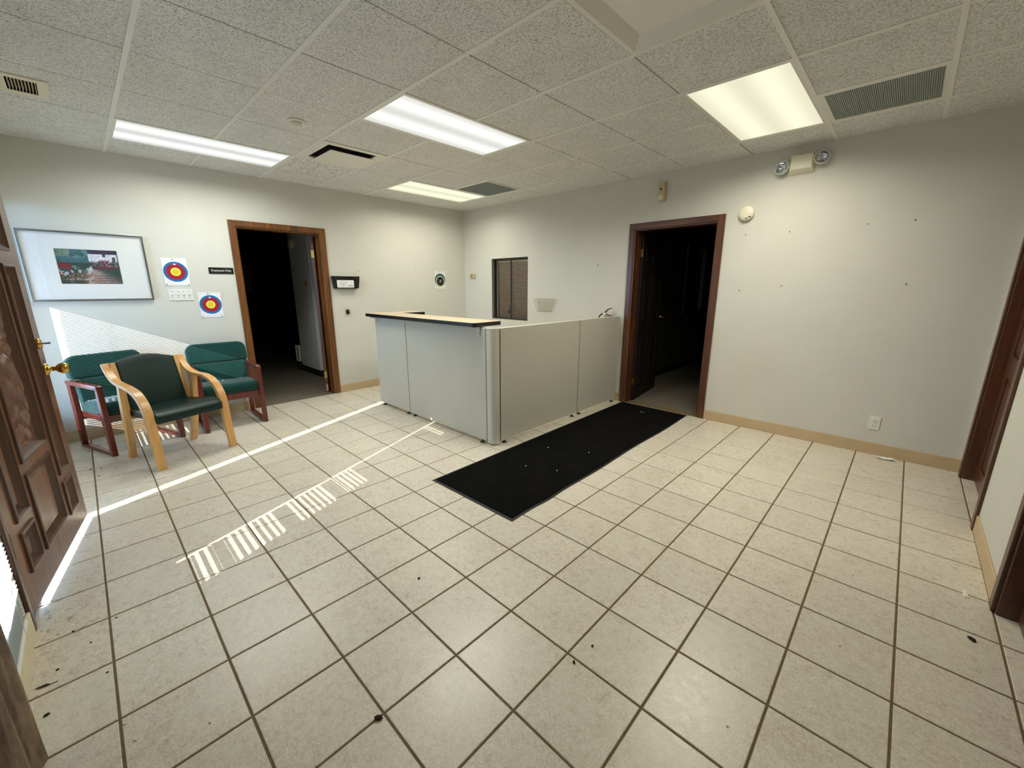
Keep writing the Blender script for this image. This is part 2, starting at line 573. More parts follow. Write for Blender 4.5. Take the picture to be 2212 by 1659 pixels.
for size, x0, x1, y0, y1, full in tiles:
    w, h = x1 - x0, y1 - y0
    if size > 0 and count < 298:
        count += 1
        if full and full_mesh is not None:
            o = bpy.data.objects.new('floor_tile', full_mesh); COL.objects.link(o); o.parent = floor
        else:
            o = obj('floor_tile', tile_g(w, h), 'tile', floor)
            if full: full_mesh = o.data
        o.location = ((x0 + x1) / 2, (y0 + y1) / 2, random.uniform(-0.0003, 0.0003))
    else:
        tg = tile_g(w, h)
        rest.add([(v[0] + (x0 + x1) / 2, v[1] + (y0 + y1) / 2, v[2]) for v in tg.v], tg.f)
obj('outer_tiles', rest, 'tile', floor, kind='stuff')

# walls
DA = (-3.205, -2.305, 0.0, 2.036)
wall_left = obj('wall_left', holed(-5.02, 0.14, -0.02, H + 0.25, [(DA[0], DA[1], -0.02, DA[3])], -0.14, 0.0, 'Y'), 'wall', kind='structure')
DB = (3.010, 3.905, 0.0, 2.028)
WB = (0.642, 1.390, 0.908, 1.812)
wall_back = obj('wall_back', holed(0.0, XC + 0.16, -0.02, H + 0.25, [(DB[0], DB[1], -0.02, DB[3]), WB], 0.0, 0.14, 'X'), 'wall', kind='structure')
DC1 = (-1.020, -0.120, 0.0, 2.035)
DC2 = (-2.830, -1.930, 0.0, 2.035)
wall_right = obj('wall_right', holed(-5.02, 0.0, -0.02, H + 0.25, [(DC1[0], DC1[1], -0.02, DC1[3]), (DC2[0], DC2[1], -0.02, DC2[3])], XC, XC + 0.16, 'Y'), 'wall', kind='structure')
DD = (1.898, 2.935, 0.0, 2.085)
W1 = (0.069, 0.905, 0.10, 2.10)
W2 = (3.030, 4.700, 0.10, 2.10)
wall_front = obj('wall_front', holed(0.0, XC, -0.02, H + 0.25, [(DD[0], DD[1], -0.02, DD[3]), W1, W2], YD - 0.15, YD, 'X'), 'wall', kind='structure')

# ceiling backing, tiles and tee bars
holes = []
ceiling = obj('ceiling', G().box(-0.0, XC, YD, 0.0, H + 0.16, H + 0.20), 'gap', kind='structure')
CX = [2.3127 - 0.6096 * k for k in range(-6, 4)]
CX = sorted([x for x in CX if 0.02 < x < XC - 0.02] + [0.0, XC])
CY = sorted([y for y in [-4.1212 + 0.6096 * k for k in range(-2, 8)] if YD + 0.02 < y < -0.02] + [YD, 0.0])
def cell(x, y):
    i = max(k for k in range(len(CX) - 1) if CX[k] <= x); j = max(k for k in range(len(CY) - 1) if CY[k] <= y)
    return i, j
LIGHTS = [  # x cell, y cells, kind
    ((1.09 - 0.3), (-3.8, -3.2), 'along_y'), (2.6, (-2.6, -2.0), 'along_y'), (0.8, (-1.4, -0.8), 'along_y'), (4.4, (-1.4, -0.8), 'along_y')]
used = {}
for x, ys, k in LIGHTS:
    for y in ys: used[cell(x, y)] = 'light'
for y in (-3.2, -2.6): used[cell(4.4, y)] = 'off'
used[cell(1.4, -2.6)] = 'diffuser'
used[cell(1.4, -0.8)] = 'return'
used[cell(5.05, -0.8)] = 'return'
used[cell(1.4, -4.4)] = 'register'
coarse = {cell(0.8, -2.6)}
TH = 0.016
for i in range(len(CX) - 1):
    for j in range(len(CY) - 1):
        if used.get((i, j)) in ('light', 'off', 'diffuser', 'return'): continue
        x0 = CX[i] + (0.0036 if i else 0); x1 = CX[i + 1] - (0.0036 if i < len(CX) - 2 else 0)
        y0 = CY[j] + (0.010 if j else 0); y1 = CY[j + 1] - (0.010 if j < len(CY) - 2 else 0)
        zz = H + random.uniform(0.0, 0.0016)
        mt = 'ctile_coarse' if (i, j) in coarse else 'ctile'
        if used.get((i, j)) == 'register':
            gg = G()
            for a, b, c, d in wall_grid(x0, x1, y0, y1, [(1.215, 1.49, -4.605, -4.435)]):
                gg.box(a, b, c, d, zz, zz + TH)
            obj('ceiling_tile', gg, mt, ceiling)
        else:
            obj('ceiling_tile', G().box(x0, x1, y0, y1, zz, zz + TH), mt, ceiling, bevel=0.0015, seg=1)
for j in range(1, len(CY) - 1):
    y = CY[j]; runs = []; start = None
    for i in range(len(CX) - 1):
        a, b = used.get((i, j - 1)), used.get((i, j))
        if a == b and a in ('light', 'off'):
            if start is not None: runs.append((start, CX[i])); start = None
        elif start is None: start = CX[i]
    if start is not None: runs.append((start, CX[-1]))
    for a, b in runs:
        obj('tee_bar', G().box(a, b, y - 0.012, y + 0.012, H - 0.004, H + 0.003).box(a, b, y - 0.002, y + 0.002, H + 0.003, H + 0.04), 'tee', ceiling)
for x in (4.7511, 5.3607):
    segs_ = [(YD, 0.0)]
    for a, b in segs_:
        obj('tee_bar', G().box(x - 0.012, x + 0.012, a, b, H - 0.0045, H + 0.002), 'tee', ceiling)
for x in CX[1:-1]:
    obj('cross_runner', G().box(x - 0.009, x + 0.009, YD, 0, H + 0.020, H + 0.026), 'gap', ceiling)
ledge = G()
ledge.box(0, XC, -0.016, 0, H - 0.0005, H + 0.0005 - 0.0002)

# ---------------------------------------------------------------- rooms beyond and outdoors
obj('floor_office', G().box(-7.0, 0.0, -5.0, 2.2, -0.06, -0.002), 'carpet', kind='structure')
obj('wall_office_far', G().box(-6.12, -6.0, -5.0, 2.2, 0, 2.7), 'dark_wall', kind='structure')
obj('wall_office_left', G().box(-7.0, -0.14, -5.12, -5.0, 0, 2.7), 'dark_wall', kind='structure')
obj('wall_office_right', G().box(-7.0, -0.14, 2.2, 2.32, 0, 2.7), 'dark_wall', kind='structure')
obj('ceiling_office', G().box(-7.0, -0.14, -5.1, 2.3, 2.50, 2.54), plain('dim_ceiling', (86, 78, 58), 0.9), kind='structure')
obj('floor_hall', G().box(0.0, 6.2, 0.12, 6.0, -0.06, -0.002), 'carpet', kind='structure')
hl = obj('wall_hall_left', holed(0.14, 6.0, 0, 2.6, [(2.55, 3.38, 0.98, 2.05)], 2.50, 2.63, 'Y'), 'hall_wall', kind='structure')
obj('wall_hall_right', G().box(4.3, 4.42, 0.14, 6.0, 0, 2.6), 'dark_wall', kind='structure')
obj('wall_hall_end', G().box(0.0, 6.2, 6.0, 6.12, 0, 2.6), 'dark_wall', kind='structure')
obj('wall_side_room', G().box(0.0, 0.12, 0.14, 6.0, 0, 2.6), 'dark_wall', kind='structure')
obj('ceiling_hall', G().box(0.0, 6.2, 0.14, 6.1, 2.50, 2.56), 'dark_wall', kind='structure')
obj('baseboard_hall', G().box(2.63, 2.638, 0.14, 6.0, 0, 0.10), 'black_cove', kind='structure')
wf = thing('window_3', None, None, (2.63, 2.965, 0.98), kind='structure')
M['glaze'] = plain('painted_grey_frame', (150, 150, 136), 0.5)
gg = G().box(-0.05, 0.012, -0.435, -0.405, -0.03, 1.10); obj('window_jamb', gg, 'glaze', wf)
gg = G().box(-0.05, 0.012, 0.405, 0.435, -0.03, 1.10); obj('window_jamb', gg, 'glaze', wf)
gg = G().box(-0.05, 0.012, -0.405, 0.405, 1.07, 1.10).box(-0.05, 0.012, -0.405, 0.405, -0.03, 0.0); obj('window_rail', gg, 'dark_wall', wf)
# projecting white wall block inside the office
obj('wall_office_block', G().box(-1.96, -1.20, -2.024, 2.2, 0.0, 2.5), plain('block_paint', (236, 235, 226), 0.7, bump=(130, 0.2, 0.001)), kind='structure')
obj('baseboard_office', G().box(-1.965, -1.195, -2.030, 2.2, 0.0, 0.10), 'black_cove', kind='structure')

obj('ground', G().box(-14, 20, -30, YD - 0.15, -0.10, -0.04), 'concrete', kind='structure')
obj('porch_roof', G().box(-14, 20, -7.35, YD - 0.15, 2.45, 2.62), 'soffit', kind='structure')
obj('roof', G().box(-7.2, 6.4, YD - 0.15, 6.3, H + 0.25, H + 0.32), 'soffit', kind='structure')
obj('wall_outer', G().box(XC + 0.16, XC + 0.30, -5.02, 6.2, -0.1, 2.9), 'soffit', kind='structure')

# ---------------------------------------------------------------- casings
def casing(name, plane, u0, u1, z1, cw, t, depth, mv, mh, wall_at, stop=True):
    """door frame: three casing boards, jambs, head; plane A/B/C; u0..u1 opening"""
    r = thing(name, None, None, kind='structure')
    if plane == 'A': f = lambda a, b, c, d, z0, z1_: (wall_at - d, wall_at - c, a, b, z0, z1_)
    elif plane == 'B': f = lambda a, b, c, d, z0, z1_: (a, b, wall_at + c, wall_at + d, z0, z1_)
    elif plane == 'C': f = lambda a, b, c, d, z0, z1_: (wall_at + c, wall_at + d, a, b, z0, z1_)
    elif plane == 'D': f = lambda a, b, c, d, z0, z1_: (a, b, wall_at - d, wall_at - c, z0, z1_)
    # c,d: depth measured into the wall, negative = proud of it
    obj('casing', G().box(*f(u0 - cw, u0, -t, 0.0, 0.0, z1 + cw)), mv, r, 0.004)
    obj('casing', G().box(*f(u1, u1 + cw, -t, 0.0, 0.0, z1 + cw)), mv, r, 0.004)
    obj('head_casing', G().box(*f(u0, u1, -t, 0.0, z1, z1 + cw)), mh, r, 0.004)
    obj('jamb', G().box(*f(u0, u0 + 0.016, 0.0, depth, 0.0, z1)), mv, r, 0.002)
    obj('jamb', G().box(*f(u1 - 0.016, u1, 0.0, depth, 0.0, z1)), mv, r, 0.002)
    obj('head_jamb', G().box(*f(u0 + 0.016, u1 - 0.016, 0.0, depth, z1 - 0.016, z1)), mh, r, 0.002)
    if stop:
        obj('door_stop', G().box(*f(u0 + 0.016, u0 + 0.028, depth * 0.35, depth * 0.65, 0.0, z1 - 0.016)), mv, r, 0.002)
        obj('door_stop', G().box(*f(u1 - 0.028, u1 - 0.016, depth * 0.35, depth * 0.65, 0.0, z1 - 0.016)), mv, r, 0.002)
    return r
fA = casing('trim_1', 'A', DA[0], DA[1], DA[3], 0.060, 0.016, 0.14, 'trim_v', 'trim_v', 0.0)
fB = casing('trim_2', 'B', DB[0], DB[1], DB[3], 0.062, 0.016, 0.14, 'trim_r', 'trim_rh', 0.0)
fC = casing('trim_3', 'C', DC1[0], DC1[1], DC1[3], 0.058, 0.016, 0.16, 'trim_c', 'trim_c', XC, False)
fC2 = casing('trim_4', 'C', DC2[0], DC2[1], DC2[3], 0.058, 0.016, 0.16, 'trim_c', 'trim_c', XC, False)
fD = casing('trim_5', 'D', DD[0], DD[1], DD[3], 0.045, 0.014, 0.15, 'trim_c', 'trim_c', YD, False)
obj('door_stop', G().box(2.868, 2.919, YD - 0.14, YD - 0.09, 0.0, 2.07), 'trim_c', fD)
obj('threshold', G().box(DD[0], DD[1], YD - 0.15, YD + 0.005, -0.03, 0.006), 'steel', fD)

# base coves
bz = 0.102
def cove(name, g, m='cove'): return obj(name, g, m, bevel=0.003, kind='structure')
cove('baseboard_left', G().box(0.0, 0.009, YD, DA[0] - 0.06, 0.0, bz).box(0.0, 0.009, DA[1] + 0.06, 0.0, 0.0, bz))
cove('baseboard_back', G().box(0.009, DB[0] - 0.062, -0.009, 0.0, 0.0, bz).box(DB[1] + 0.062, XC, -0.009, 0.0, 0.0, bz))
cove('baseboard_right', G().box(XC - 0.009, XC, DC2[1] + 0.058, DC1[0] - 0.058, 0.0, bz).box(XC - 0.009, XC, YD, DC2[0] - 0.058, 0.0, bz))
cove('baseboard_front', G().box(2.98, XC - 0.01, YD, YD + 0.012, 0.0, bz).box(0.01, DD[0] - 0.045, YD, YD + 0.012, 0.0, bz), 'cream')

# ---------------------------------------------------------------- inner doors
def six_panel_leaf(parent, w, h, t, m1, m2):
    """leaf lies in local x 0..w, thickness along y, z up"""
    rows = [(0.14, 0.80), (0.95, 1.55), (1.66, h - 0.12)]
    cols = [(0.11, w / 2 - 0.05), (w / 2 + 0.05, w - 0.11)]
    hs = [(a, b, c, d) for a, b in cols for c, d in rows]
    obj('door_frame_boards', holed(0, w, 0.01, h, hs, 0, t, 'X'), m1, parent, 0.002, 1)
    for a, b, c, d in hs:
        g = G().box(a, b, t * 0.3, t * 0.7, c, d)
        k = 0.03
        obj('raised_panel', g.box(a + k, b - k, t * 0.12, t * 0.88, c + k, d - k), m2, parent, 0.004, 1)
def hinge(parent, x, y, zc, mat='brass_worn'):
    h_ = obj('hinge', G().box(x - 0.022, x + 0.022, y - 0.0015, y + 0.0015, zc - 0.045, zc + 0.045), mat, parent)
    obj('hinge_pin', G().lathe([(0.005, -0.05), (0.005, 0.05)], 10, (x, y - 0.004, zc)), mat, h_)

# office door, swung into the office
d1 = thing('door_1', None, None, (-0.142, DA[1] - 0.035, 0.0), math.atan2(0.62, -0.78), kind='structure')
six_panel_leaf(d1, 0.86, 2.01, 0.040, 'trim_r', 'trim_r')
for zc in (1.80, 0.24): obj('hinge', G().box(-0.002, 0.0, 0.002, 0.038, zc - 0.045, zc + 0.045), 'brass_worn', d1)
for zc in (1.80, 0.24): obj('hinge_leaf', G().box(-0.140, -0.105, DA[1] - 0.018, DA[1] - 0.016, zc - 0.045, zc + 0.045), 'brass_worn', fA)
obj('bare_wood_chip', G().box(-0.001, 0.004, 0.006, 0.030, 0.012, 0.11), plain('split_wood', (206, 150, 112), 0.8), d1)
# hall door, swung into the hall
d2 = thing('door_2', None, None, (DB[0] + 0.048, 0.142, 0.0), R(97.5), kind='structure')
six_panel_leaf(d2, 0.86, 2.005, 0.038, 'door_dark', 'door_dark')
for zc in (1.78, 0.24): obj('hinge', G().box(-0.002, 0.0, 0.002, 0.036, zc - 0.045, zc + 0.045), 'brass_worn', d2)
obj('door_knob', G().lathe([(0.022, 0), (0.022, 0.006), (0.010, 0.01), (0.010, 0.03), (0.024, 0.042), (0.026, 0.055), (0.016, 0.066)], 16, (0.80, 0, 0), 'Y'), 'brass_worn', d2).location = (0, -0.066, 1.0)
# two shut doors in the right wall
for nm, (a, b, c, d) in (('door_3', DC1), ('door_4', DC2)):
    dd = thing(nm, None, None, (XC + 0.098, a + 0.018, 0.0), PI / 2, kind='structure')
    six_panel_leaf(dd, b - a - 0.036, 2.01, 0.038, 'trim_c', 'trim_c')

# ---------------------------------------------------------------- entry door
hx, hy = 2.863, -4.851
ux, uy = (1.944 - 2.863), (-4.683 + 4.851)
ul = math.hypot(ux, uy); ux /= ul; uy /= ul
ang = math.atan2(uy, ux)
OFF = 0.066
ed = thing('door_5', 'carved wooden entry door with brass knob, standing ajar', None, (hx - ux * OFF, hy - uy * OFF, 0.042), ang, kind='structure')
# local x from hinge to free edge, local y: -y faces the room (since x points to -X world)
DWd, DHt, DT = 0.995, 2.03, 0.044
def sgn_pan(a, b, c, d): return (a + OFF, b + OFF, c - 0.042, d - 0.042)
PANS = {'square': sgn_pan(.260, .585, .195, .562), 'small_r': sgn_pan(.668, .806, .176, .352), 'small_l': sgn_pan(.053, .192, .198, .372),
        'tall_r': sgn_pan(.668, .808, .415, 1.504), 'tall_l': sgn_pan(.053, .192, .436, 1.504), 'carved': sgn_pan(.260, .590, .632, 1.60),
        'top_r': sgn_pan(.668, .808, 1.585, 1.94), 'top_l': sgn_pan(.053, .192, 1.585, 1.94), 'top_c': sgn_pan(.260, .590, 1.69, 1.94)}
# the room side of the leaf is local y = DT side when rotated by ~170 deg: check sign below
obj('door_frame_boards', holed(0, DWd, 0, DHt, list(PANS.values()), 0, DT, 'X'), 'door_wood', ed, 0.002, 1)
ROOM = -1   # room side faces local -y
def yy(depth):      # depth below the room face
    return depth
def panel_mould(parent, a, b, c, d, carved=False, field=True):
    # stepped moulding: outer bead proud of the face, then slope down to the panel bed
    prof = [(-0.010, 0.000), (-0.008, -0.008), (0.004, -0.010), (0.010, -0.002), (0.016, 0.004), (0.034, 0.018)]
    g = G(); rings = []
    for o_, dep in prof:
        rings.append([(a + o_, dep, c + o_), (b - o_, dep, c + o_), (b - o_, dep, d - o_), (a + o_, dep, d - o_)])
    vs = [v for r_ in rings for v in r_]
    fs = []
    for i in range(len(rings) - 1):
        for k in range(4):
            k2 = (k + 1) % 4
            fs.append((i * 4 + k, i * 4 + k2, (i + 1) * 4 + k2, (i + 1) * 4 + k))
    g.add(vs, fs)
    obj('panel_moulding', g, 'door_shaded', parent)
    k = 0.030
    pl = G().box(a - 0.004, b + 0.004, 0.018, 0.030, c - 0.004, d + 0.004)
    p = obj('recessed_panel', pl, 'door_shaded', parent)
    if carved:
        # carved relief of feathery scrolled leaves
        nx, nz = 44, 120
        A, B, C_, D_ = a + k, b - k, c + k, d - k
        vs = []; fs = []
        for j in range(nz + 1):
            for i in range(nx + 1):
                u = i / nx * 2 - 1; v = j / nz
                w = abs(u)
                # stem plus curling barbs that sweep up and out
                stem = math.exp(-(w / 0.07) ** 2)
                ph = (v * 11 + 1.9 * (w ** 1.6) + 0.35 * math.sin(v * 9 + (0.9 if u > 0 else 0)))
                barb = (0.5 + 0.5 * math.sin(2 * PI * ph * 0.9)) ** 1.4
                env = math.sin(PI * min(1, max(0, v))) ** 0.35 * max(0.0, 1 - (w / (0.92 - 0.25 * math.cos(2 * PI * v * 2))) ** 4)
                curl = math.exp(-(((w - 0.55) / 0.2) ** 2 + (((v * 3) % 1 - 0.5) / 0.16) ** 2))
                hgt = 0.002 + 0.020 * env * (0.15 + 0.85 * barb) + 0.008 * stem + 0.010 * curl * env
                edge = min(1, (1 - w) / 0.06, v / 0.02, (1 - v) / 0.02)
                hgt = hgt * max(0, edge)
                vs.append((A + (B - A) * i / nx, 0.018 - hgt, C_ + (D_ - C_) * v))
        for j in range(nz):
            for i in range(nx):
                q = j * (nx + 1) + i
                fs.append((q, q + 1, q + nx + 2, q + nx + 1))
        g2 = G(); g2.add(vs, fs, True)
        obj('carved_relief', g2, 'door_wood', p, label='carved scroll leaf relief')
    elif field:
        m_ = 0.046 if (b - a) > 0.2 else 0.050
        gg = G()
        A, B, C_, D_ = a + m_, b - m_, c + m_, d - m_
        r0 = [(A - 0.012, 0.018, C_ - 0.012), (B + 0.012, 0.018, C_ - 0.012), (B + 0.012, 0.018, D_ + 0.012), (A - 0.012, 0.018, D_ + 0.012)]
        r1 = [(A, 0.008, C_), (B, 0.008, C_), (B, 0.008, D_), (A, 0.008, D_)]
        gg.add(r0 + r1, [(0, 1, 5, 4), (1, 2, 6, 5), (2, 3, 7, 6), (3, 0, 4, 7), (4, 5, 6, 7)])
        obj('raised_field', gg, 'door_wood', p)
# room-side depth axis: put all relief in an inner frame whose local -y is the room side
flip = ed
for key, (a, b, c, d) in PANS.items():
    panel_mould(ed, a, b, c, d, carved=(key == 'carved'))
# mirror: entry door's room face must be local y=0 looking to -y; leaf rotated so that holds (see ang)
obj('sun_gap_strip', G().box(0.004, DWd - 0.004, DT - 0.008, DT, -0.014, 0.0), 'rubber', ed)  # unseen strip added to narrow the sunlight passing under the door
kn = obj('door_knob', G().lathe([(0.034, 0), (0.034, -0.006), (0.026, -0.012), (0.013, -0.018), (0.012, -0.040), (0.020, -0.046), (0.029, -0.058), (0.031, -0.070), (0.027, -0.084), (0.014, -0.092)], 28, (0, 0, 0), 'Y'), 'brass', ed)
kn.location = (0.945, -0.001, 0.915)
obj('rose_plate', G().box(-0.026, 0.026, -0.004, 0.0, -0.034, 0.034), 'brass', kn, 0.003)
db = obj('deadbolt', G().lathe([(0.030, 0), (0.030, -0.005), (0.022, -0.012), (0.016, -0.014)], 24, (0, 0, 0), 'Y'), 'brass', ed)
db.location = (0.940, -0.001, 1.058)
obj('thumb_turn', G().box(-0.006, 0.006, -0.040, -0.012, -0.004, 0.004).box(-0.005, 0.016, -0.044, -0.036, -0.005, 0.005), 'steel', db, 0.001)
obj('edge_latch', G().box(DWd, DWd + 0.002, 0.010, 0.034, 0.67, 0.74), 'brass', ed)
for zc in (0.33, 1.05, 1.78):
    hg = obj('hinge', G().box(0.006, 0.030, -0.002, 0.0005, zc - 0.05, zc + 0.05), 'trim_c', ed, label='dark hinge leaf')
    obj('hinge_pin', G().lathe([(0.006, zc - 0.055), (0.006, zc + 0.055)], 10, (0.0, -0.004, 0.0)), 'trim_c', hg)

# ---------------------------------------------------------------- front windows with mini blinds
def slat_g(x0, x1, tilt_fn, nseg_x):
    """one slat, curved across; tilt_fn(x) gives tilt in degrees; room edge is +y"""
    g = G(); cs = [-0.0125, -0.0042, 0.0042, 0.0125]; vs = []
    xs = nseg_x
    for x in xs:
        t = R(tilt_fn(x))
        for c in cs:
            crown = 0.0016 * (1 - (c / 0.0125) ** 2)
            yv = c * math.cos(t) + crown * math.sin(t)
            zv = -c * math.sin(t) + crown * math.cos(t)
            vs.append((x, yv, zv))
    fs = []
    for i in range(len(xs) - 1):
        for k in range(3):
            a = i * 4 + k
            fs.append((a, a + 1, a + 5, a + 4))
    return g.add(vs, fs, True)

def front_window(name, W, label, blind_y, tilt, leak, gap, frame_sill):
    x0, x1, z0, z1 = W
    yo = YD - 0.10
    w = thing(name, None, None, kind='structure')
    fr = holed(x0, x1, z0, z1, [(x0 + 0.035, x1 - 0.035, frame_sill, z1 - 0.04)], yo - 0.02, yo + 0.02, 'X')
    obj('window_frame', fr, 'grey_alu', w)
    obj('pane', G().box(x0 + 0.03, x1 - 0.03, yo - 0.003, yo + 0.003, frame_sill - 0.005, z1 - 0.035), 'pane', w)
    obj('window_sill', G().box(x0, x1, YD - 0.15, YD + 0.014, z0 - 0.02, z0 + 0.004), 'cream', w)
    bx0 = x0 + 0.035 - gap[0]; bx1 = x1 - gap[1]
    bx0 = x0 + gap[0]
    bl = thing('window_blind', label, 'blind', ((x0 + x1) / 2, blind_y, z1 - 0.01))
    cx = (x0 + x1) / 2
    obj('headrail', G().box(bx0 - cx, bx1 - cx, -0.014, 0.014, -0.03, 0.0), 'blind', bl, 0.002)
    n = int((z1 - z0 - 0.052) / 0.0185)
    rnd = random.Random(3)
    base = slat_g(bx0 - cx, bx1 - cx, lambda x: tilt, [bx0 - cx, bx1 - cx])
    me = None
    for k in range(n):
        zc = z1 - 0.05 - k * 0.0185
        if leak and (0.245 < zc < 0.765 or 0.835 < zc < 0.853 or 1.18 < zc < 1.235 or 1.285 < zc < 1.335) and k % 9 != 4:
            L = leak + rnd.uniform(-0.008, 0.008)
            tl = rnd.choice([5, 3, 7, 1])
            xs = [bx0 - cx, bx0 - cx + L, bx0 - cx + L + 0.012, bx1 - cx]
            g = slat_g(0, 0, lambda x, a=bx0 - cx + L + 0.001, tl=tl: tl if x < a else tilt, xs)
            o = obj('slat', g, 'blind', bl)
        elif me is None:
            o = obj('slat', base, 'blind', bl); me = o.data
        else:
            o = bpy.data.objects.new('slat', me); COL.objects.link(o); o.parent = bl
        o.location = (0, 0, zc - (z1 - 0.01))
    zb = z1 - 0.05 - n * 0.0185 - (z1 - 0.01)
    obj('bottom_rail', G().box(bx0 - cx, bx1 - cx, -0.010, 0.010, zb - 0.006, zb + 0.008), 'blind', bl, 0.002)
    for xx in (bx0 - cx + 0.12, (bx0 + bx1) / 2 - cx, bx1 - cx - 0.12):
        obj('ladder_cord', G().box(xx - 0.0008, xx + 0.0008, 0.0132, 0.0144, zb, 0).box(xx - 0.0008, xx + 0.0008, -0.0144, -0.0132, zb, 0), 'white_pl', bl)
    return w
front_window('window_1', W1, 'white mini blind with open slats in the window by the armchairs', YD - 0.035, 1, None, (0.037, 0.004), 0.275)
front_window('window_2', W2, 'white mini blind with shut slats in the window beside the entry door', YD + 0.002, -50, 0.29, (0.025, 0.012), 0.262)

# brown mottled drape at the right of that window
def drape():
    g = G(); n = 60; x0, x1 = 3.70, 4.62
    def fy(t, z):
        return -4.822 + 0.018 * math.sin(t * 34) + 0.010 * math.sin(t * 71 + z * 2)
    zs = [0.012 + (2.12 - 0.012) * k / 22 for k in range(23)]
    vs = []
    for side in (0, 1):
        for z in zs:
            for i in range(n + 1):
                t = i / n
                wob = 0.016 * abs(math.sin(z * 7 + 0.6)) + 0.008 * math.sin(z * 23)
                vs.append((x0 + (x1 - x0) * t + (wob if i == 0 else 0), fy(t, z) + side * 0.004 - 0.002, z))
    m = (n + 1); fs = []
    for side in (0, 1):
        o = side * m * len(zs)
        for j in range(len(zs) - 1):
            for i in range(n):
                a = o + j * m + i
                fs.append((a, a + 1, a + m + 1, a + m))
    o = m * len(zs)
    for j in range(len(zs) - 1):
        fs.append((j * m, (j + 1) * m, o + (j + 1) * m, o + j * m))
    g.add(vs, fs, True)
    t = thing('drape', 'brown mottled drape hanging at the near edge of the front window', 'curtain', (4.16, -4.82, 0))
    ob = obj('drape_cloth', g, 'drape', t)
    for v in ob.data.vertices: v.co.x -= 4.16; v.co.y += 4.82
    rd = obj('curtain_rod', G().tube([(-0.52, 0, 2.13), (0.54, 0, 2.13)], 0.012, 10), 'steel', t)
drape()

# ---------------------------------------------------------------- pass-through window in the back wall
w3 = thing('window_4', None, None, (WB[0], 0.0, WB[2]), kind='structure')
ww, wh = WB[1] - WB[0], WB[3] - WB[2]
obj('window_frame', holed(0, ww, 0, wh, [(0.022, ww - 0.022, 0.022, wh - 0.022)], 0.045, 0.085, 'X'), 'alu', w3)
obj('reveal', G().box(0, 0.003, 0.0, 0.045, 0, wh).box(0, ww, 0, 0.045, 0, 0.003), 'grey_alu', w3)
obj('pane', G().box(0.022, ww * 0.50, 0.058, 0.062, 0.022, wh - 0.022), 'pane', w3)
obj('pane', G().box(ww * 0.46, ww - 0.022, 0.068, 0.072, 0.022, wh - 0.022), 'pane', w3)
obj('sash_stile', G().box(ww * 0.47, ww * 0.485, 0.052, 0.064, 0.022, wh - 0.022), 'alu', w3)
obj('sash_lock', G().box(ww * 0.42, ww * 0.44, 0.046, 0.058, 0.085, 0.145), 'black', w3, 0.002)
bl3 = thing('window_blind', 'brown mini blind shut behind the small pass-through window', 'blind', (WB[0] + ww / 2, 0.108, WB[3] - 0.03))
obj('headrail', G().box(-ww / 2 + 0.05, ww / 2 - 0.03, -0.012, 0.012, -0.022, 0.0), 'brown_blind', bl3, 0.002)
n = 38; me = None
for k in range(n):
    if me is None:
        o = obj('slat', slat_g(0, 0, lambda x: 36, [-ww / 2 + 0.055, ww / 2 - 0.035]), 'brown_blind', bl3); me = o.data
    else:
        o = bpy.data.objects.new('slat', me); COL.objects.link(o); o.parent = bl3
    o.location = (0, 0, -0.035 - k * 0.0215)
obj('bottom_rail', G().box(-ww / 2 + 0.055, ww / 2 - 0.035, -0.010, 0.010, -0.035 - n * 0.0215 - 0.012, -0.035 - n * 0.0215), 'brown_blind', bl3, 0.002)

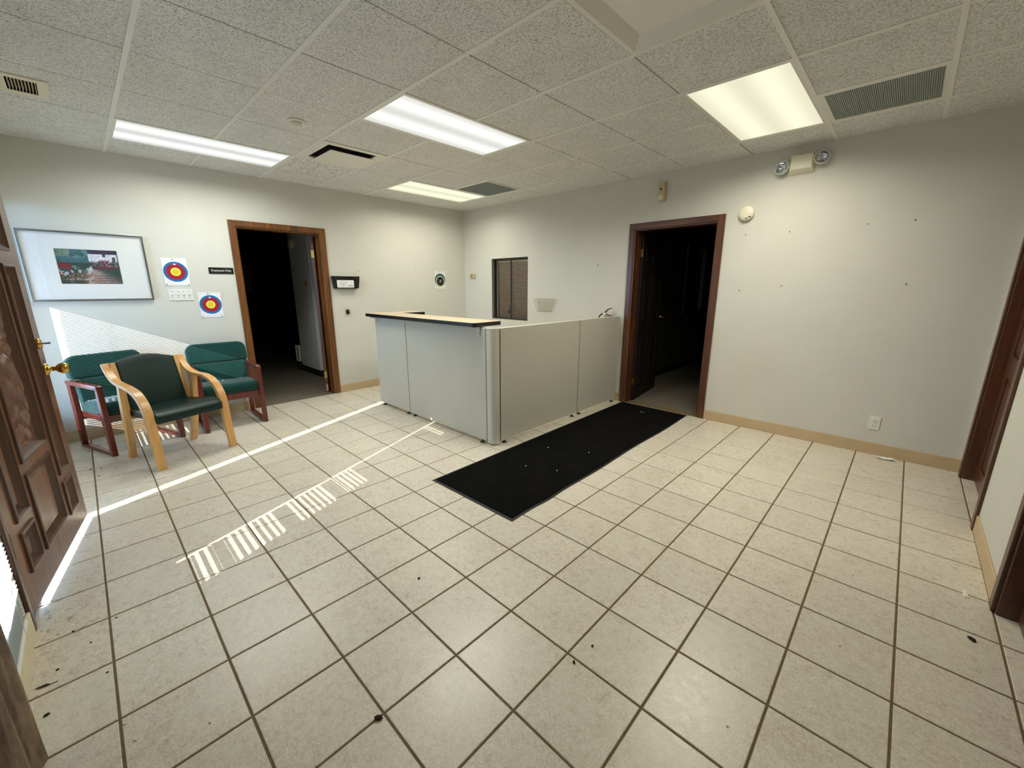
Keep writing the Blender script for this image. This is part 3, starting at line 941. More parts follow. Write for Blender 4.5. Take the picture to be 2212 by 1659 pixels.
# ---------------------------------------------------------------- ceiling fittings
def fitting(xc_, y0c, y1c, label, tint, lo, hi, axis, tubes, col, power, on=True):
    i, j = cell(xc_, y0c); _, j2 = cell(xc_, y1c)
    x0, x1, y0, y1 = CX[i], CX[i + 1], CY[j], CY[j2 + 1]
    cx, cy = (x0 + x1) / 2, (y0 + y1) / 2; w, d = x1 - x0, y1 - y0
    t = thing('ceiling_light', label, 'light', (cx, cy, H), group='recessed fluorescent troffers' if on else None)
    b = 0.030
    g = holed(-w / 2 + 0.002, w / 2 - 0.002, -d / 2 + 0.004, d / 2 - 0.004, [(-w / 2 + b, w / 2 - b, -d / 2 + b, d / 2 - b)], 0, 1, 'X')
    g.v = [(v[0], v[2], -0.003 + v[1] * 0.012) for v in g.v]
    obj('light_frame', g, 'white_metal', t, 0.001, 1)
    g = G().box(-w / 2 + 0.004, w / 2 - 0.004, -d / 2 + 0.004, d / 2 - 0.004, 0.10, 0.115)
    for a in ((-w / 2 + 0.004, -w / 2 + 0.010, -d / 2 + 0.004, d / 2 - 0.004), (w / 2 - 0.010, w / 2 - 0.004, -d / 2 + 0.004, d / 2 - 0.004),
              (-w / 2 + 0.004, w / 2 - 0.004, -d / 2 + 0.004, -d / 2 + 0.010), (-w / 2 + 0.004, w / 2 - 0.004, d / 2 - 0.010, d / 2 - 0.004)):
        g.box(*a, 0.009, 0.10)
    obj('housing', g, 'white_metal', t)
    lens = G().box(-w / 2 + b - 0.002, w / 2 - b + 0.002, -d / 2 + b - 0.002, d / 2 - b + 0.002, 0.003, 0.007)
    if on:
        m = mk_lamp('lit_diffuser', tint, lo, hi, axis, tubes, w - 2 * b)
        obj('diffuser', lens, m, t)
        ld = bpy.data.lights.new('fluorescent_lamp', 'AREA')
        ld.shape = 'RECTANGLE'; ld.size = w - 2 * b - 0.02; ld.size_y = d - 2 * b - 0.02
        ld.energy = power; ld.color = col; ld.spread = R(160)
        lo_ = bpy.data.objects.new('fluorescent_lamp', ld); COL.objects.link(lo_); lo_.parent = t; lo_.location = (0, 0, -0.004)
    else:
        q = []
        for k, zz in ((b - 0.001, -0.002), (b + 0.045, 0.040)):
            q += [(-w / 2 + k, -d / 2 + k, zz), (w / 2 - k, -d / 2 + k, zz), (w / 2 - k, d / 2 - k, zz), (-w / 2 + k, d / 2 - k, zz)]
        obj('sloped_reflector', G().add(q, [(0, 1, 5, 4), (1, 2, 6, 5), (2, 3, 7, 6), (3, 0, 4, 7)]), 'white_metal', t)
        obj('diffuser', G().box(-w / 2 + b + 0.044, w / 2 - b - 0.044, -d / 2 + b + 0.044, d / 2 - b - 0.044, 0.040, 0.044), 'off_lens', t)
    return t
WH = (1.0, 1.0, 0.94, 1)
fitting(0.8, -3.8, -3.2, 'lit ceiling light over the armchairs, nearest the picture', (0.97, 1.0, 0.96, 1), 0.62, 0.98, 0, 2, (0.97, 1.0, 0.93), LAMP_POWER * 0.66)
fitting(2.6, -2.6, -2.0, 'lit ceiling light over the floor in front of the reception desk', WH, 0.66, 0.96, 0, 2, (1.0, 0.99, 0.91), LAMP_POWER * 0.88)
fitting(0.8, -1.4, -0.8, 'lit yellowish ceiling light behind the desk, smallest in view', (1.0, 1.0, 0.74, 1), 0.72, 0.92, 0, 2, (1.0, 0.98, 0.86), LAMP_POWER * 0.56)
fitting(4.4, -1.4, -0.8, 'lit yellowish ceiling light near the emergency lamp on the back wall', (1.0, 0.96, 0.72, 1), 0.74, 0.92, 0, 2, (1.0, 0.96, 0.82), LAMP_POWER * 0.8)
fitting(4.4, -3.2, -2.6, 'unlit ceiling light with a plain lens at the top edge', None, 0, 0, 0, 0, None, 0, on=False)

# plaque diffuser, open on its near side
cx, cy = 1.398, -2.597
t = thing('ceiling_vent', 'white plaque air diffuser hanging under a dark opening', 'vent', (cx, cy, H))
g = holed(-0.30, 0.30, -0.293, 0.293, [(-0.225, 0.235, -0.22, 0.22)], 0, 1, 'X'); g.v = [(v[0], v[2], -0.004 + v[1] * 0.012) for v in g.v]
obj('vent_frame', g, 'white_metal', t, 0.002)
g = G().box(-0.24, 0.24, -0.24, 0.24, 0.12, 0.125)
for a in ((-0.24, -0.236, -0.24, 0.24), (0.236, 0.24, -0.24, 0.24), (-0.24, 0.24, -0.24, -0.236), (-0.24, 0.24, 0.236, 0.24)): g.box(*a, 0.008, 0.12)
obj('duct', g, 'steel', t)
obj('plaque', G().box(-0.262, 0.165, -0.175, 0.215, -0.022, -0.016), 'white_metal', t, 0.002)
obj('hanger', G().box(-0.02, 0.0, -0.01, 0.01, -0.004, 0.12).box(0.15, 0.16, -0.01, 0.01, -0.004, 0.12), 'steel', t)

# return grille above the pass-through window
t = thing('ceiling_vent', 'grey square return air grille beside the far ceiling light', 'vent', (1.398, -0.768, H))
g = holed(-0.30, 0.30, -0.293, 0.293, [(-0.272, 0.272, -0.265, 0.265)], 0, 1, 'X'); g.v = [(v[0], v[2], -0.004 + v[1] * 0.012) for v in g.v]
obj('vent_frame', g, 'white_metal', t, 0.002)
obj('filter_mesh', G().box(-0.272, 0.272, -0.265, 0.265, 0.012, 0.016), 'gap', t)
g0 = G().box(-0.272, 0.272, -0.0025, 0.0025, -0.001, 0.010); me = None
for k in range(38):
    y = -0.259 + k * 0.014
    if me is None: o = obj('grille_bar', g0, 'filter', t); me = o.data
    else: o = bpy.data.objects.new('grille_bar', me); COL.objects.link(o); o.parent = t
    o.location = (0, y, 0)

# wide return grille beside the right-hand light (its cell holds frame and ribs)
t = thing('ceiling_vent', 'grey ribbed return air grille next to the yellowish light by the emergency lamp', 'vent', (5.056, -0.768, H))
g = holed(-0.30, 0.30, -0.293, 0.293, [(-0.262, 0.272, -0.262, 0.262)], 0, 1, 'X'); g.v = [(v[0], v[2], -0.004 + v[1] * 0.012) for v in g.v]
obj('vent_frame', g, 'white_metal', t, 0.002)
obj('filter_mesh', G().box(-0.262, 0.272, -0.262, 0.262, 0.006, 0.010), plain('filter_grey', (120, 126, 122), 0.9), t)
g0 = G().box(-0.0034, 0.0034, -0.262, 0.262, -0.001, 0.005); me = None
for k in range(56):
    if me is None: o = obj('grille_bar', g0, 'filter', t); me = o.data
    else: o = bpy.data.objects.new('grille_bar', me); COL.objects.link(o); o.parent = t
    o.location = (-0.256 + k * 0.00955, 0, 0)

# small register at the left
t = thing('ceiling_vent', 'small ivory register with curved louvres in a ceiling tile', 'vent', (1.352, -4.52, H))
g = holed(-0.165, 0.165, -0.11, 0.11, [(-0.115, 0.115, -0.062, 0.062)], 0, 1, 'X'); g.v = [(v[0], v[2], -0.006 + v[1] * 0.006) for v in g.v]
obj('vent_frame', g, 'ivory', t, 0.002)
g = G().box(-0.13, 0.13, -0.08, 0.08, 0.10, 0.104)
for a in ((-0.13, -0.127, -0.08, 0.08), (0.127, 0.13, -0.08, 0.08), (-0.13, 0.13, -0.08, -0.077), (-0.13, 0.13, 0.077, 0.08)): g.box(*a, 0.0, 0.10)
obj('duct', g, 'gap', t)
for k in range(9):
    y = -0.054 + k * 0.0135
    obj('louvre', G().add([(-0.115, y, -0.004), (0.115, y, -0.004), (0.115, y + 0.006, 0.014), (-0.115, y + 0.006, 0.014),
                          (-0.115, y + 0.0012, -0.004), (0.115, y + 0.0012, -0.004), (0.115, y + 0.0072, 0.014), (-0.115, y + 0.0072, 0.014)],
                         [(0, 1, 2, 3), (7, 6, 5, 4), (0, 4, 5, 1), (3, 2, 6, 7)]), 'ivory', t)

# flat ceiling detector
t = thing('ceiling_speaker', 'round white detector flush on the ceiling tile', 'detector', (1.966, -3.19, H))
obj('detector_base', G().lathe([(0.056, 0.0), (0.056, -0.006), (0.050, -0.012)], 32), 'white_metal', t)
obj('detector_cap', G().lathe([(0.036, -0.012), (0.034, -0.026), (0.024, -0.032)], 28), 'ivory', t)
obj('detector_button', G().lathe([(0.012, -0.032), (0.010, -0.036)], 16), 'ivory', t)

# ---------------------------------------------------------------- wall A fittings
# framed print
y0, y1, z0, z1 = -4.775, -3.982, 1.275, 1.868
cy, cz = (y0 + y1) / 2, (z0 + z1) / 2; w, h = y1 - y0, z1 - z0
t = thing('framed_picture', 'silver framed garden cottage print in a wide white mat', 'picture', **onA(cy, cz))
b = 0.016
g = holed(-w / 2, w / 2, -h / 2, h / 2, [(-w / 2 + b, w / 2 - b, -h / 2 + b, h / 2 - b)], -0.028, 0.0, 'X')
obj('picture_frame', g, 'silver', t, 0.002)
obj('mat_board', holed(-w / 2 + b, w / 2 - b, -h / 2 + b, h / 2 - b, [(-0.198, 0.196, -0.147, 0.150)], -0.012, -0.008, 'X'), plain('mat_board', (228, 226, 220), 0.8), t)
def paint_print():
    nx, nz = 96, 72
    rng = np.random.RandomState(4)
    U, V = np.meshgrid(np.linspace(0, 1, nx + 1), np.linspace(0, 1, nz + 1))
    def fbm(s, seed):
        o = np.zeros_like(U)
        for k in range(4):
            f = s * 2 ** k
            for r_ in range(U.shape[0]):
                pass
            vals = np.array([[noise.noise(Vector((u * f * 1.3, v * f, seed + k))) for u in U[0]] for v in V[:, 0]])
            o += vals / 2 ** k
        return o
    n1 = fbm(4, 1.3); n2 = fbm(12, 7.7); n3 = fbm(24, 3.1)
    col = np.zeros(U.shape + (3,))
    def put(mask, c, amt=1.0):
        m_ = np.clip(mask, 0, 1)[..., None] * amt
        col[:] = col * (1 - m_) + np.array(c) * m_
    put(np.ones_like(U), (40, 66, 58))
    put((V > 0.62) * 1.0, (60, 98, 104))
    put(np.exp(-((U - 0.30) / 0.16) ** 2 - ((V - 0.92) / 0.12) ** 2), (170, 196, 204))
    put((n1 > 0.05) * (V > 0.55) * (U < 0.5), (38, 72, 70), 0.8)
    put((V > 0.80) * (U < 0.22), (120, 130, 96), 0.6)
    # cottage: roof, white walls, door
    put((U > 0.52) * (V > 0.88 - 0.02 * U) * 1.0, (48, 40, 62))
    put((U > 0.50) * (U < 0.98) * (V > 0.66) * (V < 0.88), (206, 204, 212))
    put((U > 0.74) * (U < 0.80) * (V > 0.80) * (V < 0.90), (60, 52, 70))
    put((U > 0.90) * (U < 0.95) * (V > 0.66) * (V < 0.80), (70, 58, 58))
    put((U > 0.50) * (V < 0.70) * (V > 0.42) * (n2 > -0.1), (104, 40, 52), 0.8)
    put((U > 0.55) * (V < 0.68) * (V > 0.5) * (n3 > 0.25), (190, 170, 190), 0.8)
    # path
    pc = 0.50 + 0.5 * (0.45 - V)
    put(np.exp(-((U - pc) / (0.10 + 0.5 * (0.45 - V).clip(0))) ** 2) * (V < 0.42), (176, 150, 140), 0.9)
    put(((np.sin(V * 90) > 0.3) * (U > 0.6) * (V < 0.25)), (58, 38, 48), 0.7)
    # flower beds at the left
    put((U < 0.55) * (V < 0.52) * (n2 > 0.18), (196, 206, 214), 0.8)
    put((U < 0.20) * (V > 0.42) * (V < 0.60) * (n1 > -0.2), (120, 28, 36), 0.9)
    put((U < 0.62) * (V < 0.30) * (n3 > 0.12), (142, 112, 54), 0.85)
    put((U < 0.60) * (V < 0.32) * (n3 > 0.34), (176, 60, 44), 0.8)
    put((U < 0.4) * (V < 0.12), (22, 36, 30), 0.5)
    col = np.clip(col * (1 + 0.22 * n3[..., None]), 0, 255) / 255
    lin = np.where(col <= 0.04045, col / 12.92, ((col + 0.055) / 1.055) ** 2.4)
    vs = [(-0.196 + 0.390 * u, -0.0085, -0.146 + 0.294 * v) for v in V[:, 0] for u in U[0]]
    fs = [(j * (nx + 1) + i, j * (nx + 1) + i + 1, (j + 1) * (nx + 1) + i + 1, (j + 1) * (nx + 1) + i) for j in range(nz) for i in range(nx)]
    m = NT('garden_print')
    at = m.n('ShaderNodeAttribute'); at.attribute_name = 'print'
    m.base(at.outputs['Color']); m.rough(0.6)
    g_ = G().add(vs, fs)
    o = obj('art_print', g_, m.m, t)
    ca = o.data.color_attributes.new('print', 'FLOAT_COLOR', 'POINT')
    ca.data.foreach_set('color', np.concatenate([lin.reshape(-1, 3), np.ones((lin.size // 3, 1))], 1).ravel())
paint_print()
obj('picture_glass', G().add([(-w / 2 + b, -0.018, -h / 2 + b), (w / 2 - b, -0.018, -h / 2 + b), (w / 2 - b, -0.018, h / 2 - b), (-w / 2 + b, -0.018, h / 2 - b)], [(0, 1, 2, 3)]), 'pane', t)

def mk_target(cx_, cz_):
    m = NT('target_print')
    tc = m.n('ShaderNodeTexCoord')
    d = m.n('ShaderNodeVectorMath', operation='DISTANCE')
    mk = m.n('ShaderNodeVectorMath', operation='MULTIPLY'); m.l(tc.outputs['Object'], mk.inputs[0]); mk.inputs[1].default_value = (1, 0, 1)
    m.l(mk.outputs[0], d.inputs[0]); d.inputs[1].default_value = (cx_, 0, cz_)
    mu = m.n('ShaderNodeMath', operation='MULTIPLY'); m.l(d.outputs['Value'], mu.inputs[0]); mu.inputs[1].default_value = 5.0
    Y1, Y2, RD, RL, BL, WT = S((232, 212, 40)), S((248, 222, 96)), S((158, 18, 36)), S((120, 8, 26)), S((0, 104, 172)), S((232, 232, 234))
    OL = S((150, 140, 20))
    col = m.ramp(mu.outputs[0], [(0, Y1), (0.065, OL), (0.075, Y1), (0.125, OL), (0.132, Y1), (0.150, Y2), (0.20, RD), (0.285, RL), (0.292, RD), (0.385, BL), (0.485, WT)], 'CONSTANT')
    # hair cross in the middle
    m.base(col); m.rough(0.7)
    return m.m
def paper_sheet(t, w, h, mat, curl=0.004, seed=0, skew=0.0):
    nx, nz = 12, 14; vs = []; fs = []
    rn = random.Random(seed)
    for s_ in (0, 1):
        for j in range(nz + 1):
            for i in range(nx + 1):
                u, v = i / nx - 0.5, j / nz - 0.5
                y = -0.0015 - curl * (abs(u) * 2) ** 3 * (abs(v) * 2) ** 2 - 0.0006 * math.sin(u * 9 + v * 5 + seed) - s_ * 0.0004
                vs.append((u * w + skew * v * w, y - 0.0008, v * h))
    m_ = nx + 1
    for s_ in (0, 1):
        o_ = s_ * m_ * (nz + 1)
        for j in range(nz):
            for i in range(nx):
                a = o_ + j * m_ + i; fs.append((a, a + 1, a + m_ + 1, a + m_))
    return obj('paper_sheet', G().add(vs, fs, True), mat, t)
def pushpins(t, pts):
    for x, z in pts:
        obj('pushpin', G().lathe([(0.005, -0.002), (0.0042, -0.005), (0.003, -0.009)], 10, (x, 0, z), 'Y'), 'black', t)
def target(y, z, w, h, cz_, label, seed):
    t = thing('target_poster', label, 'poster', group='archery target sheets pinned left of the office door', **onA(y, z))
    paper_sheet(t, w, h, mk_target(0.0, cz_), 0.003, seed)
    pushpins(t, [(-0.01, h / 2 - 0.012), (-w / 2 + 0.015, -h / 2 + 0.012), (w / 2 - 0.015, -h / 2 + 0.012)])
    obj('printed_mark', G().box(-0.011, 0.011, -0.0034, -0.0030, 0.068 + cz_, 0.078 + cz_), 'paper', t)
    x_ = G()
    for a in (0, 1):
        x_.bar((-0.014 if a == 0 else 0, -0.0033, cz_ + (0 if a == 0 else -0.014)), (0.014 if a == 0 else 0, -0.0033, cz_ + (0 if a == 0 else 0.014)), 0.0008, 0.0006, (0, 1, 0))
    obj('printed_cross', x_, plain('printed_olive', (140, 130, 20), 0.7), t)
    return t
target(-3.775, 1.545, 0.205, 0.268, 0.0, 'blue, red and yellow ring target sheet pinned above the light switches', 1)
target(-3.530, 1.210, 0.202, 0.262, 0.004, 'blue, red and yellow ring target sheet pinned lower, right of the switches', 2)

# splatter target in the far corner
t = thing('target_poster', 'white sheet with a black bullseye on a teal ring, near the corner', 'poster', **onA(-0.510, 1.497))
m = NT('splatter_target_print')
tc = m.n('ShaderNodeTexCoord')
def dist(m, tc, c, k):
    mk = m.n('ShaderNodeVectorMath', operation='MULTIPLY'); m.l(tc.outputs['Object'], mk.inputs[0]); mk.inputs[1].default_value = (1, 0, 1)
    d = m.n('ShaderNodeVectorMath', operation='DISTANCE'); m.l(mk.outputs[0], d.inputs[0]); d.inputs[1].default_value = (c[0], 0, c[1])
    mu = m.n('ShaderNodeMath', operation='MULTIPLY'); m.l(d.outputs['Value'], mu.inputs[0]); mu.inputs[1].default_value = k
    return mu.outputs[0]
big = m.ramp(dist(m, tc, (-0.002, -0.002), 5), [(0, S((18, 96, 100))), (0.36, S((6, 44, 40))), (0.42, S((22, 100, 112))), (0.505, S((226, 226, 228)))], 'CONSTANT')
sm = m.ramp(dist(m, tc, (0.0, -0.018), 5), [(0, (1, 1, 1, 1)), (0.415, (0, 0, 0, 1))], 'CONSTANT')
nz_ = m.noise(m.coord('Object'), 60, 3)
inner = m.ramp(dist(m, tc, (0.0, -0.018), 5), [(0, S((14, 16, 12))), (0.355, S((226, 232, 170)))], 'CONSTANT')
fleck = m.ramp(nz_, [(0.60, (0, 0, 0, 1)), (0.66, (1, 1, 1, 1))])
inner = m.mix(fleck, inner, S((96, 96, 84)))
m.base(m.mix(sm, big, inner)); m.rough(0.7)
paper_sheet(t, 0.215, 0.272, m.m, 0.003, 5)
obj('star_mark', G().bar((-0.02, -0.003, -0.016), (0.022, -0.003, -0.016), 0.004, 0.0005, (0, 1, 0)).bar((0.010, -0.003, 0.004), (-0.006, -0.003, -0.038), 0.007, 0.0005, (0, 1, 0)), 'paper', t)
pushpins(t, [(-0.01, 0.126), (-0.10, -0.122), (0.098, -0.118)])

# sign
t = thing('door_sign', 'black sign reading Employees Only beside the office door', 'sign', **onA(-3.388, 1.566))
obj('sign_plate', G().prism(rrect(-0.112, 0.112, -0.033, 0.033, 0.006, 3), -0.006, 0.0), plain('sign_border', (58, 66, 60), 0.45), t)
obj('sign_face', G().prism(rrect(-0.107, 0.107, -0.028, 0.028, 0.004, 3), -0.0072, -0.006), 'black', t)
def text(name, body, size, mat, parent, loc, bold=0.0, ext=0.0004):
    cu = bpy.data.curves.new(name, 'FONT'); cu.body = body; cu.size = size; cu.align_x = 'CENTER'; cu.align_y = 'CENTER'
    cu.extrude = ext; cu.offset = bold
    o = bpy.data.objects.new(name, cu); COL.objects.link(o); o.parent = parent
    o.location = loc; o.rotation_euler = (PI / 2, 0, 0)
    cu.materials.append(M[mat] if isinstance(mat, str) else mat)
    bpy.context.view_layer.update()
    me = bpy.data.meshes.new_from_object(o.evaluated_get(bpy.context.evaluated_depsgraph_get()))
    bpy.data.objects.remove(o); bpy.data.curves.remove(cu)
    o = bpy.data.objects.new(name, me); COL.objects.link(o); o.parent = parent
    o.location = loc; o.rotation_euler = (PI / 2, 0, 0)
    return o
text('sign_lettering', 'Employees Only', 0.0275, 'white_pl', t, (0, -0.0076, 0.001), bold=0.0002)

# four-gang switch
t = thing('light_switch', 'white plate with four toggle switches under the upper target', 'switch', **onA(-3.766, 1.318))
obj('switch_plate', G().prism(rrect(-0.100, 0.100, -0.055, 0.055, 0.004, 3), -0.007, 0), 'white_pl', t, 0.002)
for k in range(4):
    xx = -0.069 + k * 0.046
    tg_ = obj('toggle', G().bar((xx, -0.006, 0.0), (xx, -0.022, 0.010), 0.010, 0.008, (0, 0, 1)), 'white_pl', t, 0.001)
    obj('plate_screw', G().lathe([(0.0035, 0), (0.0035, -0.0012)], 10, (xx, -0.007, 0.030), 'Y').lathe([(0.0035, 0), (0.0035, -0.0012)], 10, (xx, -0.007, -0.030), 'Y'), 'steel', t)

# black wall file
t = thing('wall_file', 'black wall pocket with a white label, right of the office door', 'file holder', **onA(-2.045, 1.375))
g = G(); out = []
nn = 16
top = [(-0.180 + 0.360 * k / nn, 0.156 - 0.050 * (math.cos((k / nn - 0.5) * 2 * PI) * 0.5 + 0.5) ** 1.3) for k in range(nn + 1)]
outline = rrect(-0.158, 0.158, 0.0, 0.02, (0.016, 0.016, 0, 0), 4)[:10] + list(reversed(top))
obj('pocket_front', G().prism(outline, -0.060, -0.057), 'black', t)
obj('pocket_back', G().prism([(-0.158, 0), (0.158, 0), (0.180, 0.156), (-0.180, 0.156)], -0.003, 0.0), 'black', t)
gs = G()
for s_ in (-1, 1):
    gs.add([(s_ * 0.158, -0.060, 0.004), (s_ * 0.158, 0, 0.004), (s_ * 0.180, 0, 0.156), (s_ * 0.180, -0.060, 0.156),
            (s_ * 0.155, -0.060, 0.004), (s_ * 0.155, 0, 0.004), (s_ * 0.177, 0, 0.156), (s_ * 0.177, -0.060, 0.156)],
           [(0, 1, 2, 3), (7, 6, 5, 4), (0, 4, 5, 1), (2, 6, 7, 3), (1, 5, 6, 2), (3, 7, 4, 0)])
obj('pocket_side', gs.box(-0.156, 0.156, -0.060, 0.0, 0.0, 0.003), 'black', t)
lb = obj('label_sticker', G().prism(rrect(-0.130, 0.094, 0.012, 0.106, 0.010, 4), -0.0610, -0.0602), 'paper', t, label='white label with a small line drawing of trays')
ln = G()
segs = [((-0.085, 0.085), (-0.055, 0.098)), ((-0.055, 0.098), (-0.008, 0.090)), ((-0.085, 0.085), (-0.080, 0.070)), ((-0.080, 0.070), (-0.030, 0.068)), ((-0.030, 0.068), (-0.005, 0.082)), ((-0.008, 0.090), (-0.012, 0.060)),
        ((-0.012, 0.060), (-0.030, 0.045)), ((-0.075, 0.058), (-0.030, 0.050)), ((-0.080, 0.060), (-0.085, 0.044)), ((-0.085, 0.044), (-0.055, 0.033)), ((-0.055, 0.033), (-0.020, 0.050)), ((-0.055, 0.033), (-0.045, 0.060))]
for (a, b_), (c, d_) in segs:
    ln.bar((a, -0.0613, b_), (c, -0.0613, d_), 0.0022, 0.0005, (0, 1, 0))
obj('label_drawing', ln, plain('label_ink', (96, 100, 98), 0.7), lb)
obj('label_print', G().box(0.010, 0.082, -0.0616, -0.0610, 0.031, 0.038), plain('label_ink_grey', (110, 116, 116), 0.7), lb)

# small black key switch
t = thing('wall_button', 'small black push button box low beside the black wall pocket', 'button', **onA(-2.046, 1.074))
obj('button_box', G().prism(rrect(-0.020, 0.020, -0.030, 0.030, 0.005, 3), -0.022, 0), 'black', t, 0.002)
obj('button_dot', G().lathe([(0.004, 0), (0.003, -0.003)], 10, (0, -0.022, 0.014), 'Y'), 'white_pl', t)

# ---------------------------------------------------------------- wall B fittings
t = thing('thermostat', 'small beige thermostat left of the pass-through window', 'thermostat', **onB(0.205, 1.571))
obj('thermostat_body', G().prism(rrect(-0.062, 0.062, -0.033, 0.033, 0.010, 3), -0.030, 0), 'beige_pl', t, 0.004)
obj('thermostat_dial', G().box(-0.008, 0.012, -0.033, -0.030, -0.018, 0.018), 'black', t, 0.001)

t = thing('wall_file', 'clear acrylic wall pocket between the pass-through window and the extinguisher', 'file holder', **onB(1.74, 1.062))
g = G()
g.add([(-0.125, -0.055, 0), (0.125, -0.055, 0), (0.185, -0.062, 0.178), (-0.185, -0.062, 0.178), (-0.125, -0.052, 0), (0.125, -0.052, 0), (0.185, -0.059, 0.178), (-0.185, -0.059, 0.178)],
      [(0, 1, 2, 3), (7, 6, 5, 4), (0, 4, 5, 1), (1, 5, 6, 2), (2, 6, 7, 3), (3, 7, 4, 0)])
obj('pocket_front', g, 'acrylic', t)
g = G().add([(-0.125, -0.003, 0), (0.125, -0.003, 0), (0.210, -0.003, 0.178), (-0.210, -0.003, 0.178), (-0.125, -0.001, 0), (0.125, -0.001, 0), (0.210, -0.001, 0.178), (-0.210, -0.001, 0.178)],
            [(0, 1, 2, 3), (7, 6, 5, 4), (0, 4, 5, 1), (1, 5, 6, 2), (2, 6, 7, 3), (3, 7, 4, 0)])
obj('pocket_back', g, 'acrylic', t)
g = G().box(-0.125, 0.125, -0.055, -0.003, 0, 0.003)
for s_ in (-1, 1):
    g.add([(s_ * 0.125, -0.055, 0), (s_ * 0.125, -0.003, 0), (s_ * 0.210, -0.003, 0.178), (s_ * 0.185, -0.062, 0.178)], [(0, 1, 2, 3)])
obj('pocket_side', g, 'acrylic', t)
obj('pocket_rim', G().tube([(-0.185, -0.0605, 0.178), (0.185, -0.0605, 0.178)], 0.0022, 6).tube([(-0.125, -0.054, 0), (0.125, -0.054, 0)], 0.0025, 6).tube([(-0.125, -0.054, 0), (-0.185, -0.0605, 0.178)], 0.002, 6).tube([(0.125, -0.054, 0), (0.185, -0.0605, 0.178)], 0.002, 6), plain('acrylic_edge', (160, 160, 144), 0.3), t)

t = thing('fire_extinguisher', 'red fire extinguisher hung behind the desk panel, only handle and valve showing', 'extinguisher', (2.747, -0.100, 0.62))
obj('cylinder', G().lathe([(0.055, 0), (0.062, 0.008), (0.062, 0.33), (0.055, 0.36), (0.030, 0.39), (0.020, 0.40)], 28), 'red', t)
obj('valve', G().lathe([(0.018, 0.40), (0.018, 0.425), (0.014, 0.44), (0.020, 0.445), (0.020, 0.470), (0.010, 0.478)], 18), 'chrome', t)
obj('carry_handle', G().bar((-0.01, 0, 0.458), (0.100, 0, 0.434), 0.024, 0.011), 'red', t, 0.001)
lv = catmull([(-0.012, 0, 0.468), (0.012, 0, 0.492), (0.040, 0, 0.515), (0.082, 0, 0.526)], 5)
obj('squeeze_lever', G().ribbon(lv, (0, 1, 0), [0.026] * len(lv), [0.011] * len(lv)), 'red', t)
obj('pressure_gauge', G().lathe([(0.016, 0), (0.016, -0.010), (0.012, -0.013)], 16, (-0.004, -0.018, 0.456), 'Y'), 'white_pl', t)
obj('hose', G().tube(catmull([(-0.018, 0, 0.456), (-0.045, -0.005, 0.455), (-0.075, -0.01, 0.43), (-0.085, -0.01, 0.38), (-0.080, -0.01, 0.20)], 6), 0.008, 8), 'black', t)
obj('wall_hook', G().box(-0.02, 0.02, 0.055, 0.085, 0.38, 0.43), 'steel', t)

t = thing('motion_sensor', 'tall beige motion sensor mounted above the hall door', 'sensor', **onB(3.305, 2.375))
obj('sensor_body', G().prism(rrect(-0.034, 0.034, -0.095, 0.095, (0.018, 0.018, 0.006, 0.006), 4), -0.048, 0), 'beige_pl', t, 0.006, 3)
obj('sensor_eye', G().lathe([(0.011, 0), (0.011, -0.003), (0.007, -0.004)], 16, (-0.004, -0.048, 0.028), 'Y'), 'black', t)
obj('sensor_window', G().prism(rrect(-0.022, 0.022, -0.080, -0.035, 0.012, 3), -0.052, -0.047), 'ivory', t, 0.002)
obj('sensor_led', G().lathe([(0.0025, 0), (0.0025, -0.001)], 8, (0.0, -0.048, 0.078), 'Y'), 'black', t)

t = thing('smoke_alarm', 'round cream smoke alarm on the wall right of the hall door', 'alarm', **onB(4.150, 2.068))
obj('alarm_body', G().lathe([(0.058, 0), (0.064, -0.008), (0.066, -0.030), (0.058, -0.040), (0.020, -0.043)], 36, (0, 0, 0), 'Y'), 'ivory', t)
obj('vent_slot', G().box(0.020, 0.046, -0.0415, -0.036, -0.038, -0.030).box(-0.002, 0.018, -0.0420, -0.038, -0.050, -0.043), 'black', t)
obj('test_button', G().lathe([(0.008, 0), (0.006, -0.003)], 12, (-0.018, -0.042, 0.030), 'Y'), 'white_pl', t)

